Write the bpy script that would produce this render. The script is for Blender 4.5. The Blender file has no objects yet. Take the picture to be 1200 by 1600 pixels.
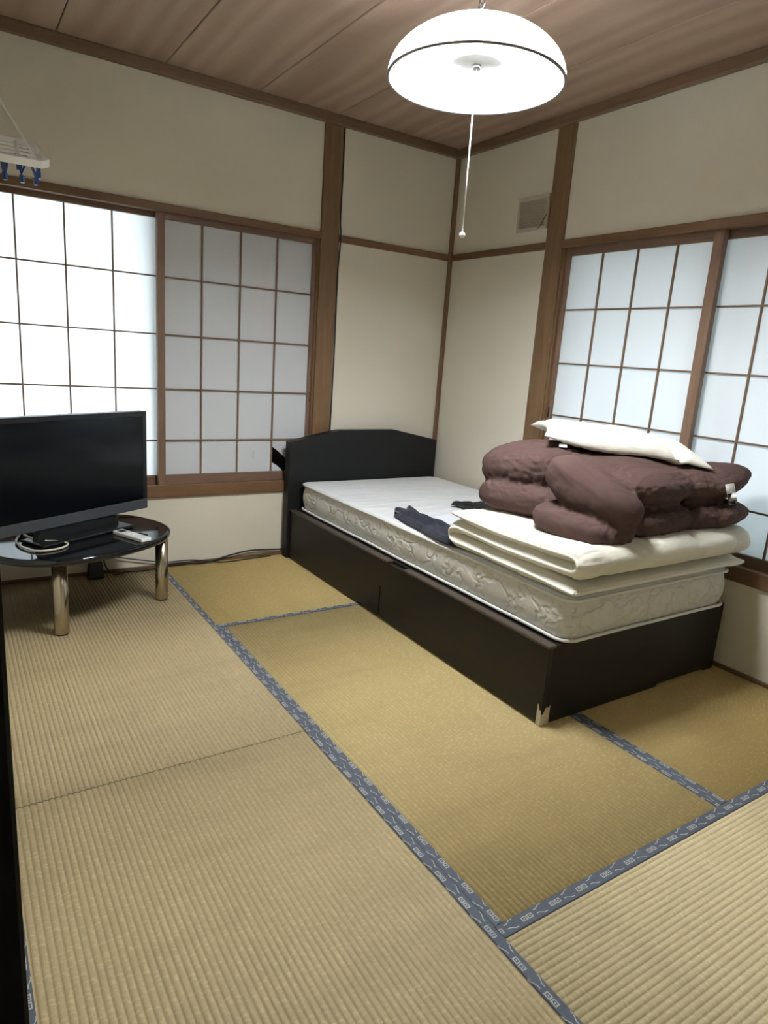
import bpy, bmesh, math, random
from mathutils import Vector, Matrix, noise

random.seed(7)
SC = bpy.context.scene
COL = SC.collection
S = 1.181                                   # metres per survey unit (camera height = 1 unit)
CAM = Vector((-2.265 * S, -2.94 * S, S))

# ------------------------------------------------------------------ camera
cam_d = bpy.data.cameras.new('camera')
cam = bpy.data.objects.new('camera', cam_d)
COL.objects.link(cam)
_r = Vector((0.8389033607, -0.5398241914, 0.0695053503))
_d = Vector((-0.0666155363, -0.2285756661, -0.9712443231))
_f = Vector((0.5401884132, 0.8101499906, -0.2277135725))
cam.matrix_world = Matrix(((_r.x, -_d.x, -_f.x, CAM.x), (_r.y, -_d.y, -_f.y, CAM.y),
                           (_r.z, -_d.z, -_f.z, CAM.z), (0, 0, 0, 1)))
cam_d.sensor_fit = 'HORIZONTAL'
cam_d.sensor_width = 36
cam_d.lens = 36 * 1040.68 / 1200
cam_d.clip_start = 0.02
SC.camera = cam

# ------------------------------------------------------------------ world, exposure
world = bpy.data.worlds.new('sky')
SC.world = world
world.use_nodes = True
_bg = world.node_tree.nodes['Background']
_bg.inputs['Color'].default_value = (0.84, 0.97, 1.0, 1)
_bg.inputs['Strength'].default_value = 3.3
LAMP_STRENGTH = 140.0
vs = SC.view_settings
vs.view_transform = 'Standard'
vs.look = 'None'
vs.gamma = 1
vs.use_curve_mapping = False
vs.exposure = 0.82

# ------------------------------------------------------------------ helpers
def finish(name, me, mat, parent=None, smooth=False):
    o = bpy.data.objects.new(name, me)
    COL.objects.link(o)
    if mat is not None and not me.materials:
        me.materials.append(mat)
    if smooth:
        me.polygons.foreach_set('use_smooth', [True] * len(me.polygons))
    if parent is not None:
        o.parent = parent
    return o

def tag(o, label, cat, group=None, kind=None):
    o['label'] = label
    o['category'] = cat
    if group:
        o['group'] = group
    if kind:
        o['kind'] = kind
    return o

def empty(name, loc=(0, 0, 0), rz=0.0):
    o = bpy.data.objects.new(name, None)
    COL.objects.link(o)
    o.empty_display_size = 0.05
    o.location = loc
    o.rotation_euler = (0, 0, rz)
    return o

def bm_box(bm, x0, x1, y0, y1, z0, z1, bevel=0.0, seg=1):
    x0, x1 = min(x0, x1), max(x0, x1)
    y0, y1 = min(y0, y1), max(y0, y1)
    z0, z1 = min(z0, z1), max(z0, z1)
    vs_ = [bm.verts.new(p) for p in ((x0, y0, z0), (x1, y0, z0), (x1, y1, z0), (x0, y1, z0),
                                     (x0, y0, z1), (x1, y0, z1), (x1, y1, z1), (x0, y1, z1))]
    fs = [bm.faces.new([vs_[i] for i in q]) for q in
          ((0, 3, 2, 1), (4, 5, 6, 7), (0, 1, 5, 4), (1, 2, 6, 5), (2, 3, 7, 6), (3, 0, 4, 7))]
    if bevel > 0:
        es = list({e for f in fs for e in f.edges})
        bmesh.ops.bevel(bm, geom=es, offset=bevel, segments=seg, affect='EDGES', profile=0.5)

def mesh_of(bm, name='m'):
    bm.normal_update()
    me = bpy.data.meshes.new(name)
    bm.to_mesh(me)
    bm.free()
    return me

def box(name, x0, x1, y0, y1, z0, z1, mat, parent=None, bevel=0.0, seg=1, smooth=False):
    bm = bmesh.new()
    bm_box(bm, x0, x1, y0, y1, z0, z1, bevel, seg)
    return finish(name, mesh_of(bm), mat, parent, smooth)

def boxes(name, lst, mat, parent=None, bevel=0.0):
    bm = bmesh.new()
    for b in lst:
        bm_box(bm, *b, bevel=bevel)
    return finish(name, mesh_of(bm), mat, parent)

def prism(name, pts, axis, a0, a1, mat, parent=None, bevel=0.0, seg=2):
    """extrude a 2-D outline along an axis ('x': pts=(y,z); 'y': pts=(x,z); 'z': pts=(x,y))"""
    bm = bmesh.new()
    def P(p, a):
        return (a, p[0], p[1]) if axis == 'x' else (p[0], a, p[1]) if axis == 'y' else (p[0], p[1], a)
    v0 = [bm.verts.new(P(p, a0)) for p in pts]
    v1 = [bm.verts.new(P(p, a1)) for p in pts]
    bm.faces.new(v0)
    bm.faces.new(v1[::-1])
    n = len(pts)
    for i in range(n):
        bm.faces.new((v0[i], v1[i], v1[(i + 1) % n], v0[(i + 1) % n]))
    bmesh.ops.recalc_face_normals(bm, faces=bm.faces)
    if bevel:
        es = [e for e in bm.edges if e.calc_face_angle(0) > 0.6]
        bmesh.ops.bevel(bm, geom=es, offset=bevel, segments=seg, affect='EDGES', profile=0.5)
    return finish(name, mesh_of(bm), mat, parent)

def tube_mesh(pts, r, n=8, closed=False, radii=None):
    pts = [Vector(p) for p in pts]
    N = len(pts)
    verts, faces = [], []
    prev = None
    for i, p in enumerate(pts):
        if closed:
            t = (pts[(i + 1) % N] - pts[i - 1])
        else:
            t = pts[min(i + 1, N - 1)] - pts[max(i - 1, 0)]
        t.normalize()
        if prev is None:
            a = t.cross(Vector((0, 0, 1)))
            if a.length < 1e-3:
                a = t.cross(Vector((1, 0, 0)))
        else:
            a = prev - t * prev.dot(t)
        a.normalize()
        prev = a
        b = t.cross(a)
        rr = radii[i] if radii else r
        for k in range(n):
            an = 2 * math.pi * k / n
            verts.append(p + (a * math.cos(an) + b * math.sin(an)) * rr)
    M = N if closed else N - 1
    for i in range(M):
        j = (i + 1) % N
        for k in range(n):
            l = (k + 1) % n
            faces.append((i * n + k, i * n + l, j * n + l, j * n + k))
    if not closed:
        faces.append(tuple(range(n))[::-1])
        faces.append(tuple((N - 1) * n + k for k in range(n)))
    me = bpy.data.meshes.new('tube')
    me.from_pydata([tuple(v) for v in verts], [], faces)
    me.polygons.foreach_set('use_smooth', [True] * len(me.polygons))
    return me

def tube(name, pts, r, mat, parent=None, n=8, closed=False, radii=None):
    return finish(name, tube_mesh(pts, r, n, closed, radii), mat, parent)

def catmull(pts, k=8):
    pts = [Vector(p) for p in pts]
    out = []
    for i in range(len(pts) - 1):
        p0, p1, p2, p3 = pts[max(i - 1, 0)], pts[i], pts[i + 1], pts[min(i + 2, len(pts) - 1)]
        for j in range(k):
            t = j / k
            out.append(0.5 * ((2 * p1) + (p2 - p0) * t + (2 * p0 - 5 * p1 + 4 * p2 - p3) * t * t
                              + (3 * p1 - p0 - 3 * p2 + p3) * t ** 3))
    out.append(pts[-1])
    return out

def lathe(name, prof, mat, parent=None, n=48, loc=(0, 0, 0), cap=True, smooth=True):
    verts, faces = [], []
    for r, z in prof:
        for k in range(n):
            a = 2 * math.pi * k / n
            verts.append((loc[0] + r * math.cos(a), loc[1] + r * math.sin(a), loc[2] + z))
    for i in range(len(prof) - 1):
        for k in range(n):
            l = (k + 1) % n
            faces.append((i * n + k, i * n + l, (i + 1) * n + l, (i + 1) * n + k))
    if cap:
        faces.append(tuple(range(n))[::-1])
        faces.append(tuple((len(prof) - 1) * n + k for k in range(n)))
    me = bpy.data.meshes.new(name)
    me.from_pydata(verts, [], faces)
    o = finish(name, me, mat, parent)
    if smooth:
        for p in me.polygons:
            p.use_smooth = len(p.vertices) == 4
    return o

def grid_mesh(fn, nu, nv, close_u=False):
    verts = [tuple(fn(i / (nu - (0 if close_u else 1)), j / (nv - 1))) for i in range(nu) for j in range(nv)]
    faces = []
    for i in range(nu if close_u else nu - 1):
        k = (i + 1) % nu
        for j in range(nv - 1):
            faces.append((i * nv + j, k * nv + j, k * nv + j + 1, i * nv + j + 1))
    me = bpy.data.meshes.new('grid')
    me.from_pydata(verts, [], faces)
    me.polygons.foreach_set('use_smooth', [True] * len(me.polygons))
    return me

# ------------------------------------------------------------------ materials
class NT:
    def __init__(self, name):
        self.m = bpy.data.materials.new(name)
        self.m.use_nodes = True
        self.t = self.m.node_tree
        self.b = self.t.nodes['Principled BSDF']
        self.out = self.t.nodes['Material Output']
    def n(self, typ, **kw):
        nd = self.t.nodes.new(typ)
        for k, v in kw.items():
            if hasattr(nd, k):
                setattr(nd, k, v)
        return nd
    def link(self, a, b):
        self.t.links.new(a, b)
    def put(self, sock, v):
        if isinstance(v, (int, float)):
            sock.default_value = v
        elif isinstance(v, (tuple, list)):
            sock.default_value = v
        else:
            self.link(v, sock)
    def math(self, op, a, b=0.0, c=None):
        nd = self.n('ShaderNodeMath', operation=op)
        self.put(nd.inputs[0], a)
        self.put(nd.inputs[1], b)
        if c is not None:
            self.put(nd.inputs[2], c)
        return nd.outputs[0]
    def coords(self, kind='Object', scale=(1, 1, 1), rot=(0, 0, 0), loc=(0, 0, 0)):
        tc = self.n('ShaderNodeTexCoord')
        mp = self.n('ShaderNodeMapping')
        mp.inputs['Scale'].default_value = scale
        mp.inputs['Rotation'].default_value = rot
        mp.inputs['Location'].default_value = loc
        self.link(tc.outputs[kind], mp.inputs['Vector'])
        return mp.outputs['Vector']
    def noise(self, vec, scale, detail=3, rough=0.5, dist=0.0):
        nd = self.n('ShaderNodeTexNoise')
        self.link(vec, nd.inputs['Vector'])
        nd.inputs['Scale'].default_value = scale
        nd.inputs['Detail'].default_value = detail
        nd.inputs['Roughness'].default_value = rough
        nd.inputs['Distortion'].default_value = dist
        return nd.outputs['Fac']
    def ramp(self, fac, stops):
        nd = self.n('ShaderNodeValToRGB')
        el = nd.color_ramp.elements
        while len(el) > 1:
            el.remove(el[-1])
        el[0].position, el[0].color = stops[0][0], (*stops[0][1], 1)
        for p, c in stops[1:]:
            e = el.new(p)
            e.color = (*c, 1)
        self.link(fac, nd.inputs['Fac'])
        return nd.outputs['Color']
    def mix(self, fac, a, b, blend='MIX'):
        nd = self.n('ShaderNodeMix', data_type='RGBA', blend_type=blend)
        self.put(nd.inputs[0], fac)
        self.put(nd.inputs[6], (*a, 1) if isinstance(a, tuple) and len(a) == 3 else a)
        self.put(nd.inputs[7], (*b, 1) if isinstance(b, tuple) and len(b) == 3 else b)
        return nd.outputs[2]
    def bump(self, h, strength=0.3, dist=0.01):
        nd = self.n('ShaderNodeBump')
        nd.inputs['Strength'].default_value = strength
        nd.inputs['Distance'].default_value = dist
        self.link(h, nd.inputs['Height'])
        self.link(nd.outputs['Normal'], self.b.inputs['Normal'])
        return nd
    def color(self, c):
        self.put(self.b.inputs['Base Color'], (*c, 1) if isinstance(c, tuple) and len(c) == 3 else c)
    def set(self, rough=0.6, metal=0.0, spec=0.5):
        self.b.inputs['Roughness'].default_value = rough
        self.b.inputs['Metallic'].default_value = metal
        self.b.inputs['Specular IOR Level'].default_value = spec
        return self

def plain(name, c, rough=0.5, metal=0.0, spec=0.5):
    t = NT(name)
    t.set(rough, metal, spec)
    v = t.coords('Object')
    f = t.noise(v, 40, 2)
    t.color(t.mix(t.math('MULTIPLY', f, 0.25), c, tuple(x * 0.8 for x in c)))
    return t.m

def wood(name, c1, c2, axis='z', rough=0.45, scale=1.0, spec=0.3):
    t = NT(name)
    t.set(rough, 0, spec)
    k = {'x': (1.5, 22, 22), 'y': (22, 1.5, 22), 'z': (22, 22, 1.5)}[axis]
    v = t.coords('Object', scale=tuple(q * scale for q in k))
    n1 = t.noise(v, 2.2, 5, 0.6, 0.6)
    v2 = t.coords('Object', scale=tuple(q * scale * 4 for q in k))
    n2 = t.noise(v2, 3, 2)
    f = t.math('ADD', t.math('MULTIPLY', n1, 0.75), t.math('MULTIPLY', n2, 0.25))
    t.color(t.ramp(f, [(0.3, c1), (0.7, c2)]))
    t.bump(f, 0.12, 0.002)
    return t.m

def wallpaper(name):
    t = NT(name)
    t.set(0.9, 0, 0.15)
    v = t.coords('Object')
    big = t.noise(v, 1.7, 3)
    v2 = t.coords('Object', scale=(1, 1, 5))
    fine = t.noise(v2, 60, 3, 0.7)
    c = t.ramp(big, [(0.3, (0.70, 0.655, 0.54)), (0.7, (0.75, 0.705, 0.59))])
    c = t.mix(t.math('MULTIPLY', fine, 0.22), c, (0.46, 0.42, 0.33))
    t.color(c)
    t.bump(fine, 0.35, 0.002)
    return t.m

def ceiling_wood():
    t = NT('ceiling_board_wood')
    t.set(0.5, 0, 0.35)
    v = t.coords('Object', scale=(1, 0.13, 1))
    n0 = t.noise(v, 4.0, 3, 0.5, 0.4)
    w = t.n('ShaderNodeTexWave', wave_type='BANDS', bands_direction='X')
    vm = t.coords('Object', scale=(1, 0.16, 1))
    t.link(vm, w.inputs['Vector'])
    w.inputs['Scale'].default_value = 2.6
    w.inputs['Distortion'].default_value = 14.0
    w.inputs['Detail'].default_value = 2.5
    w.inputs['Detail Scale'].default_value = 0.9
    v3 = t.coords('Object', scale=(60, 2.0, 1))
    fine = t.noise(v3, 3, 2)
    f = t.math('ADD', t.math('MULTIPLY', w.outputs['Fac'], 0.22), t.math('MULTIPLY', n0, 0.5))
    f = t.math('ADD', f, t.math('MULTIPLY', fine, 0.2))
    t.color(t.ramp(f, [(0.25, (0.30, 0.20, 0.145)), (0.55, (0.40, 0.285, 0.21)), (0.85, (0.50, 0.37, 0.275))]))
    t.bump(f, 0.1, 0.002)
    return t.m

def tatami(name, c1, c2, seed):
    """straw mat; ribs run along local Y, strands cross them"""
    t = NT(name)
    t.set(0.62, 0, 0.3)
    strand = t.noise(t.coords('Object', scale=(30, 620, 1), loc=(seed, 0, 0)), 1, 2, 0.6)
    knot = t.noise(t.coords('Object', scale=(68, 150, 1), loc=(seed * 2, seed, 0)), 1, 0, 0.5)
    band = t.noise(t.coords('Object', scale=(0.9, 6.0, 1), loc=(seed, seed, 0)), 1.5, 3, 0.6)
    wear = t.noise(t.coords('Object', loc=(seed * 3, 1, 0)), 1.6, 3, 0.55)
    c = t.ramp(wear, [(0.3, c1), (0.7, c2)])
    dk = tuple(x * q for x, q in zip(c1, (0.68, 0.64, 0.55)))
    lt = tuple(min(1, x * 1.28) for x in c2)
    c = t.mix(t.math('MULTIPLY', t.math('SUBTRACT', 1.0, t.math('SMOOTHSTEP', strand, 0.0, 1.0) if False else strand), 0.42), c, dk)
    k = t.n('ShaderNodeMapRange', interpolation_type='SMOOTHSTEP')
    t.link(knot, k.inputs['Value'])
    k.inputs['From Min'].default_value = 0.50
    k.inputs['From Max'].default_value = 0.80
    c = t.mix(t.math('MULTIPLY', k.outputs['Result'], 0.40), c, lt)
    b = t.n('ShaderNodeMapRange', interpolation_type='SMOOTHSTEP')
    t.link(band, b.inputs['Value'])
    b.inputs['From Min'].default_value = 0.45
    b.inputs['From Max'].default_value = 0.75
    c = t.mix(t.math('MULTIPLY', b.outputs['Result'], 0.42), c, tuple(x * 0.8 for x in c1))
    t.color(c)
    h = t.math('ADD', strand, t.math('MULTIPLY', knot, 1.2))
    t.bump(h, 0.3, 0.0012)
    return t.m

def heri():
    """woven border cloth: UV x = metres along, y = metres across"""
    t = NT('border_cloth')
    t.set(0.7, 0, 0.25)
    tc = t.n('ShaderNodeTexCoord')
    sp = t.n('ShaderNodeSeparateXYZ')
    t.link(tc.outputs['UV'], sp.inputs[0])
    u, v = sp.outputs['X'], sp.outputs['Y']
    P = 0.088
    pu = t.math('MULTIPLY', t.math('FRACT', t.math('DIVIDE', u, P)), P)
    def square(cu, cv):
        a = t.math('DIVIDE', t.math('ABSOLUTE', t.math('SUBTRACT', pu, cu)), 0.0078)
        b = t.math('DIVIDE', t.math('ABSOLUTE', t.math('SUBTRACT', v, cv)), 0.0058)
        m = t.math('MAXIMUM', a, b)
        ring = t.math('MULTIPLY', t.math('LESS_THAN', m, 1.0), t.math('GREATER_THAN', m, 0.62))
        dot = t.math('LESS_THAN', m, 0.25)
        return t.math('MAXIMUM', ring, dot)
    def zig(cu, cv, sgn):
        d = t.math('SUBTRACT', pu, cu)
        s = t.math('MULTIPLY', t.math('MAXIMUM', t.math('MINIMUM', t.math('DIVIDE', d, 0.006), 1.0), -1.0), 0.0030 * sgn)
        a = t.math('ABSOLUTE', t.math('SUBTRACT', t.math('SUBTRACT', v, cv), s))
        return t.math('MULTIPLY', t.math('LESS_THAN', a, 0.0011), t.math('LESS_THAN', t.math('ABSOLUTE', d), 0.014))
    pat = square(0.014, 0.0165)
    for q in (square(0.0315, 0.0165), zig(0.064, 0.0225, 1), zig(0.062, 0.0055, -1)):
        pat = t.math('MAXIMUM', pat, q)
    # diamond damask weave, faint
    cell = 0.022
    du = t.math('ABSOLUTE', t.math('SUBTRACT', t.math('FRACT', t.math('DIVIDE', u, cell)), 0.5))
    dv = t.math('ABSOLUTE', t.math('SUBTRACT', t.math('FRACT', t.math('DIVIDE', v, cell * 0.7)), 0.5))
    dia = t.math('LESS_THAN', t.math('ADD', du, dv), 0.42)
    fine = t.noise(t.coords('Object'), 700, 2)
    base = t.mix(t.math('MULTIPLY', dia, 0.55), (0.085, 0.098, 0.125), (0.105, 0.120, 0.148))
    base = t.mix(t.math('MULTIPLY', fine, 0.5), base, (0.075, 0.085, 0.105))
    t.color(t.mix(t.math('MULTIPLY', pat, 0.7), base, (0.52, 0.51, 0.47)))
    t.bump(fine, 0.3, 0.0008)
    return t.m

def paper():
    t = NT('shoji_paper')
    t.t.nodes.remove(t.b)
    d = t.n('ShaderNodeBsdfDiffuse')
    tr = t.n('ShaderNodeBsdfTranslucent')
    mx = t.n('ShaderNodeMixShader')
    v = t.coords('Object')
    f = t.noise(v, 9, 3)
    f2 = t.noise(v, 160, 2)
    c = t.mix(t.math('MULTIPLY', f, 0.25), (0.90, 0.93, 0.97), (0.83, 0.87, 0.92))
    c = t.mix(t.math('MULTIPLY', f2, 0.12), c, (0.68, 0.72, 0.74))
    t.link(c, d.inputs['Color'])
    t.link(c, tr.inputs['Color'])
    mx.inputs[0].default_value = 0.30
    t.link(d.outputs[0], mx.inputs[1])
    t.link(tr.outputs[0], mx.inputs[2])
    t.link(mx.outputs[0], t.out.inputs['Surface'])
    return t.m

def fabric(name, c1, c2, scale=6, rough=0.85, bump_s=0.5, bump_d=0.01, weave=0.15, aniso=(1, 1, 1), spec=0.2):
    t = NT(name)
    t.set(rough, 0, spec)
    t.b.inputs['Sheen Weight'].default_value = 0.15
    v = t.coords('Object', scale=aniso)
    f = t.noise(v, scale, 4, 0.55, 0.8)
    w = t.noise(t.coords('Object'), 600, 2)
    t.color(t.mix(t.math('MULTIPLY', w, weave), t.ramp(f, [(0.3, c1), (0.7, c2)]), tuple(x * 0.7 for x in c1)))
    t.bump(t.math('ADD', f, t.math('MULTIPLY', w, 0.04)), bump_s, bump_d)
    return t.m

def quilted(name, c1, c2, top=False):
    t = NT(name)
    t.set(0.6, 0, 0.3)
    t.b.inputs['Sheen Weight'].default_value = 0.2
    if top:
        v = t.coords('Object', scale=(4.0, 20.0, 1.0))
        f = t.noise(v, 1.0, 2, 0.5, 0.6)
        t.bump(f, 0.55, 0.02)
        t.color(t.ramp(f, [(0.3, c1), (0.7, c2)]))
    else:
        vo = t.n('ShaderNodeTexVoronoi', feature='DISTANCE_TO_EDGE')
        v = t.coords('Object', scale=(1, 1, 1.35))
        ns = t.n('ShaderNodeTexNoise')
        t.link(v, ns.inputs['Vector'])
        ns.inputs['Scale'].default_value = 11
        mx = t.n('ShaderNodeMix', data_type='RGBA')
        mx.inputs[0].default_value = 0.14
        t.link(v, mx.inputs[6])
        t.link(ns.outputs['Color'], mx.inputs[7])
        t.link(mx.outputs[2], vo.inputs['Vector'])
        vo.inputs['Scale'].default_value = 9.0
        h = t.n('ShaderNodeMapRange', interpolation_type='SMOOTHSTEP')
        t.link(vo.outputs['Distance'], h.inputs['Value'])
        h.inputs['From Min'].default_value = 0.0
        h.inputs['From Max'].default_value = 0.13
        t.bump(h.outputs['Result'], 0.75, 0.006)
        f = t.noise(v, 30, 2)
        t.color(t.ramp(f, [(0.3, c1), (0.7, c2)]))
    return t.m

M = {}
M['post'] = wood('post_wood', (0.125, 0.070, 0.033), (0.215, 0.130, 0.066), 'z')
M['railx'] = wood('rail_wood_x', (0.115, 0.062, 0.030), (0.190, 0.108, 0.055), 'x')
M['raily'] = wood('rail_wood_y', (0.115, 0.062, 0.030), (0.190, 0.108, 0.055), 'y')
M['cornx'] = wood('cornice_wood_x', (0.13, 0.078, 0.045), (0.20, 0.125, 0.075), 'x')
M['corny'] = wood('cornice_wood_y', (0.13, 0.078, 0.045), (0.20, 0.125, 0.075), 'y')
M['lattz'] = wood('lattice_wood_z', (0.16, 0.095, 0.062), (0.24, 0.150, 0.100), 'z')
M['lattx'] = wood('lattice_wood_x', (0.14, 0.085, 0.055), (0.21, 0.130, 0.090), 'x')
M['latty'] = wood('lattice_wood_y', (0.14, 0.085, 0.055), (0.21, 0.130, 0.090), 'y')
M['wall'] = wallpaper('plaster_wallpaper')
M['ceil'] = ceiling_wood()
M['dark_gap'] = plain('dark_backing', (0.02, 0.015, 0.012), 0.9)
M['paper'] = paper()
M['heri'] = heri()
M['tat_side'] = plain('mat_core', (0.10, 0.08, 0.045), 0.9)
M['bedwood'] = wood('espresso_laminate', (0.0085, 0.0066, 0.0054), (0.0135, 0.0105, 0.0085), 'y', 0.45, 0.6, 0.3)
M['bedhead'] = wood('black_brown_laminate', (0.0062, 0.0064, 0.0068), (0.0085, 0.0087, 0.0092), 'x', 0.5, 0.6, 0.3)
M['bedlip'] = wood('espresso_edge', (0.045, 0.032, 0.024), (0.075, 0.055, 0.042), 'y', 0.4, 0.6, 0.45)
M['matt_side'] = quilted('mattress_border', (0.60, 0.585, 0.53), (0.68, 0.665, 0.61))
M['matt_top'] = quilted('mattress_quilt_top', (0.70, 0.715, 0.73), (0.76, 0.77, 0.78), True)
M['piping'] = plain('mattress_tape', (0.72, 0.71, 0.67), 0.7)
M['futon'] = fabric('futon_cotton', (0.72, 0.685, 0.58), (0.80, 0.77, 0.67), 5, 0.85, 0.55, 0.02, 0.1, (1, 1, 1))
M['futon_pipe'] = plain('futon_binding', (0.84, 0.82, 0.74), 0.75)
M['duvet'] = fabric('duvet_cover_brown', (0.088, 0.053, 0.047), (0.100, 0.061, 0.055), 12, 0.85, 0.22, 0.004, 0.12, (1, 1, 1), 0.1)
M['duvet'].node_tree.nodes['Principled BSDF'].inputs['Sheen Weight'].default_value = 0.0
M['pillow'] = fabric('pillow_cotton', (0.79, 0.77, 0.68), (0.84, 0.82, 0.74), 9, 0.75, 0.5, 0.015, 0.06)
M['tag'] = plain('white_care_label', (0.75, 0.75, 0.73), 0.6)
M['navy'] = fabric('navy_cloth', (0.012, 0.014, 0.024), (0.030, 0.033, 0.048), 14, 0.8, 0.6, 0.01)
M['blackcloth'] = fabric('black_cloth', (0.010, 0.010, 0.011), (0.022, 0.021, 0.021), 14, 0.8, 0.6, 0.01)
M['sheet'] = plain('white_sheet_paper', (0.74, 0.77, 0.82), 0.6)
M['tape'] = fabric('masking_tape', (0.42, 0.37, 0.26), (0.62, 0.57, 0.43), 40, 0.7, 0.6, 0.004)
M['tvplastic'] = plain('tv_black_plastic', (0.008, 0.009, 0.010), 0.3, 0, 0.5)
M['tvgrey'] = plain('tv_grey_bezel', (0.055, 0.060, 0.068), 0.32, 0, 0.5)
M['tvscreen'] = plain('tv_screen', (0.002, 0.003, 0.005), 0.16, 0, 0.35)
M['tabletop'] = plain('black_lacquer', (0.006, 0.007, 0.009), 0.06, 0, 0.6)
M['chrome'] = plain('brushed_chrome_leg', (0.48, 0.42, 0.32), 0.22, 1.0)
M['blackrub'] = plain('black_rubber', (0.010, 0.010, 0.010), 0.55)
M['black'] = plain('black_panel', (0.0015, 0.0015, 0.0016), 0.5, 0, 0.1)
M['white'] = plain('white_plastic', (0.78, 0.79, 0.78), 0.35)
M['cable'] = plain('ivory_cable', (0.62, 0.58, 0.47), 0.5)
M['grille'] = plain('beige_grille', (0.50, 0.45, 0.35), 0.6)
M['grille_dark'] = plain('grille_backing', (0.20, 0.175, 0.12), 0.8)
M['string'] = plain('white_cord', (0.88, 0.87, 0.83), 0.7)
M['hang'] = plain('milky_plastic', (0.86, 0.86, 0.83), 0.3)
M['pin'] = plain('blue_plastic', (0.012, 0.045, 0.17), 0.3)
M['metal'] = plain('dull_metal', (0.35, 0.34, 0.33), 0.3, 1.0)
M['alu'] = plain('aluminium_sash', (0.30, 0.30, 0.30), 0.45, 0.6)
M['shutter'] = plain('dark_storm_shutter', (0.020, 0.018, 0.016), 0.8)
M['hallfloor'] = wood('hall_floor_wood', (0.16, 0.09, 0.045), (0.24, 0.15, 0.08), 'y')

def emissive(name, c, s):
    t = NT(name)
    t.color((0.9, 0.9, 0.9))
    t.b.inputs['Emission Color'].default_value = (*c, 1)
    t.b.inputs['Emission Strength'].default_value = s
    return t.m
M['tube'] = emissive('fluorescent_tube', (0.94, 0.98, 1.0), LAMP_STRENGTH)

def shade_mat():
    t = NT('milk_glass_shade')
    t.t.nodes.remove(t.b)
    d = t.n('ShaderNodeBsdfDiffuse')
    tr = t.n('ShaderNodeBsdfTranslucent')
    mx = t.n('ShaderNodeMixShader')
    v = t.coords('Object')
    c = t.mix(t.math('MULTIPLY', t.noise(v, 20, 2), 0.1), (0.88, 0.89, 0.91), (0.82, 0.83, 0.86))
    t.link(c, d.inputs['Color'])
    t.link(c, tr.inputs['Color'])
    mx.inputs[0].default_value = 0.62
    t.link(d.outputs[0], mx.inputs[1])
    t.link(tr.outputs[0], mx.inputs[2])
    t.link(mx.outputs[0], t.out.inputs['Surface'])
    return t.m
M['shade'] = shade_mat()

# ------------------------------------------------------------------ room shell
XL, YN, ZC = -2.64, -3.52, 2.398            # left wall, front wall (behind the camera), ceiling
W = 0.12
RAIL0, RAIL1 = 1.503 * S, 1.534 * S
SILL0 = 0.3235 * S
def PA(xu, zu, d):                          # survey point on the back wall moved to depth d behind it
    k = (-CAM.y + d) / -CAM.y
    return CAM.x + (xu * S - CAM.x) * k, S + (zu * S - S) * k
def PB(yu, zu, d):
    k = (-CAM.x + d) / -CAM.x
    return CAM.y + (yu * S - CAM.y) * k, S + (zu * S - S) * k

def struct(o, label, cat):
    return tag(o, label, cat, kind='structure')

# floor with six tatami mats
floor = box('floor', XL, 0, YN, 0, -0.12, -0.052, M['hallfloor'])
struct(floor, 'tatami floor of six straw mats with blue patterned borders', 'floor')

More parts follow.
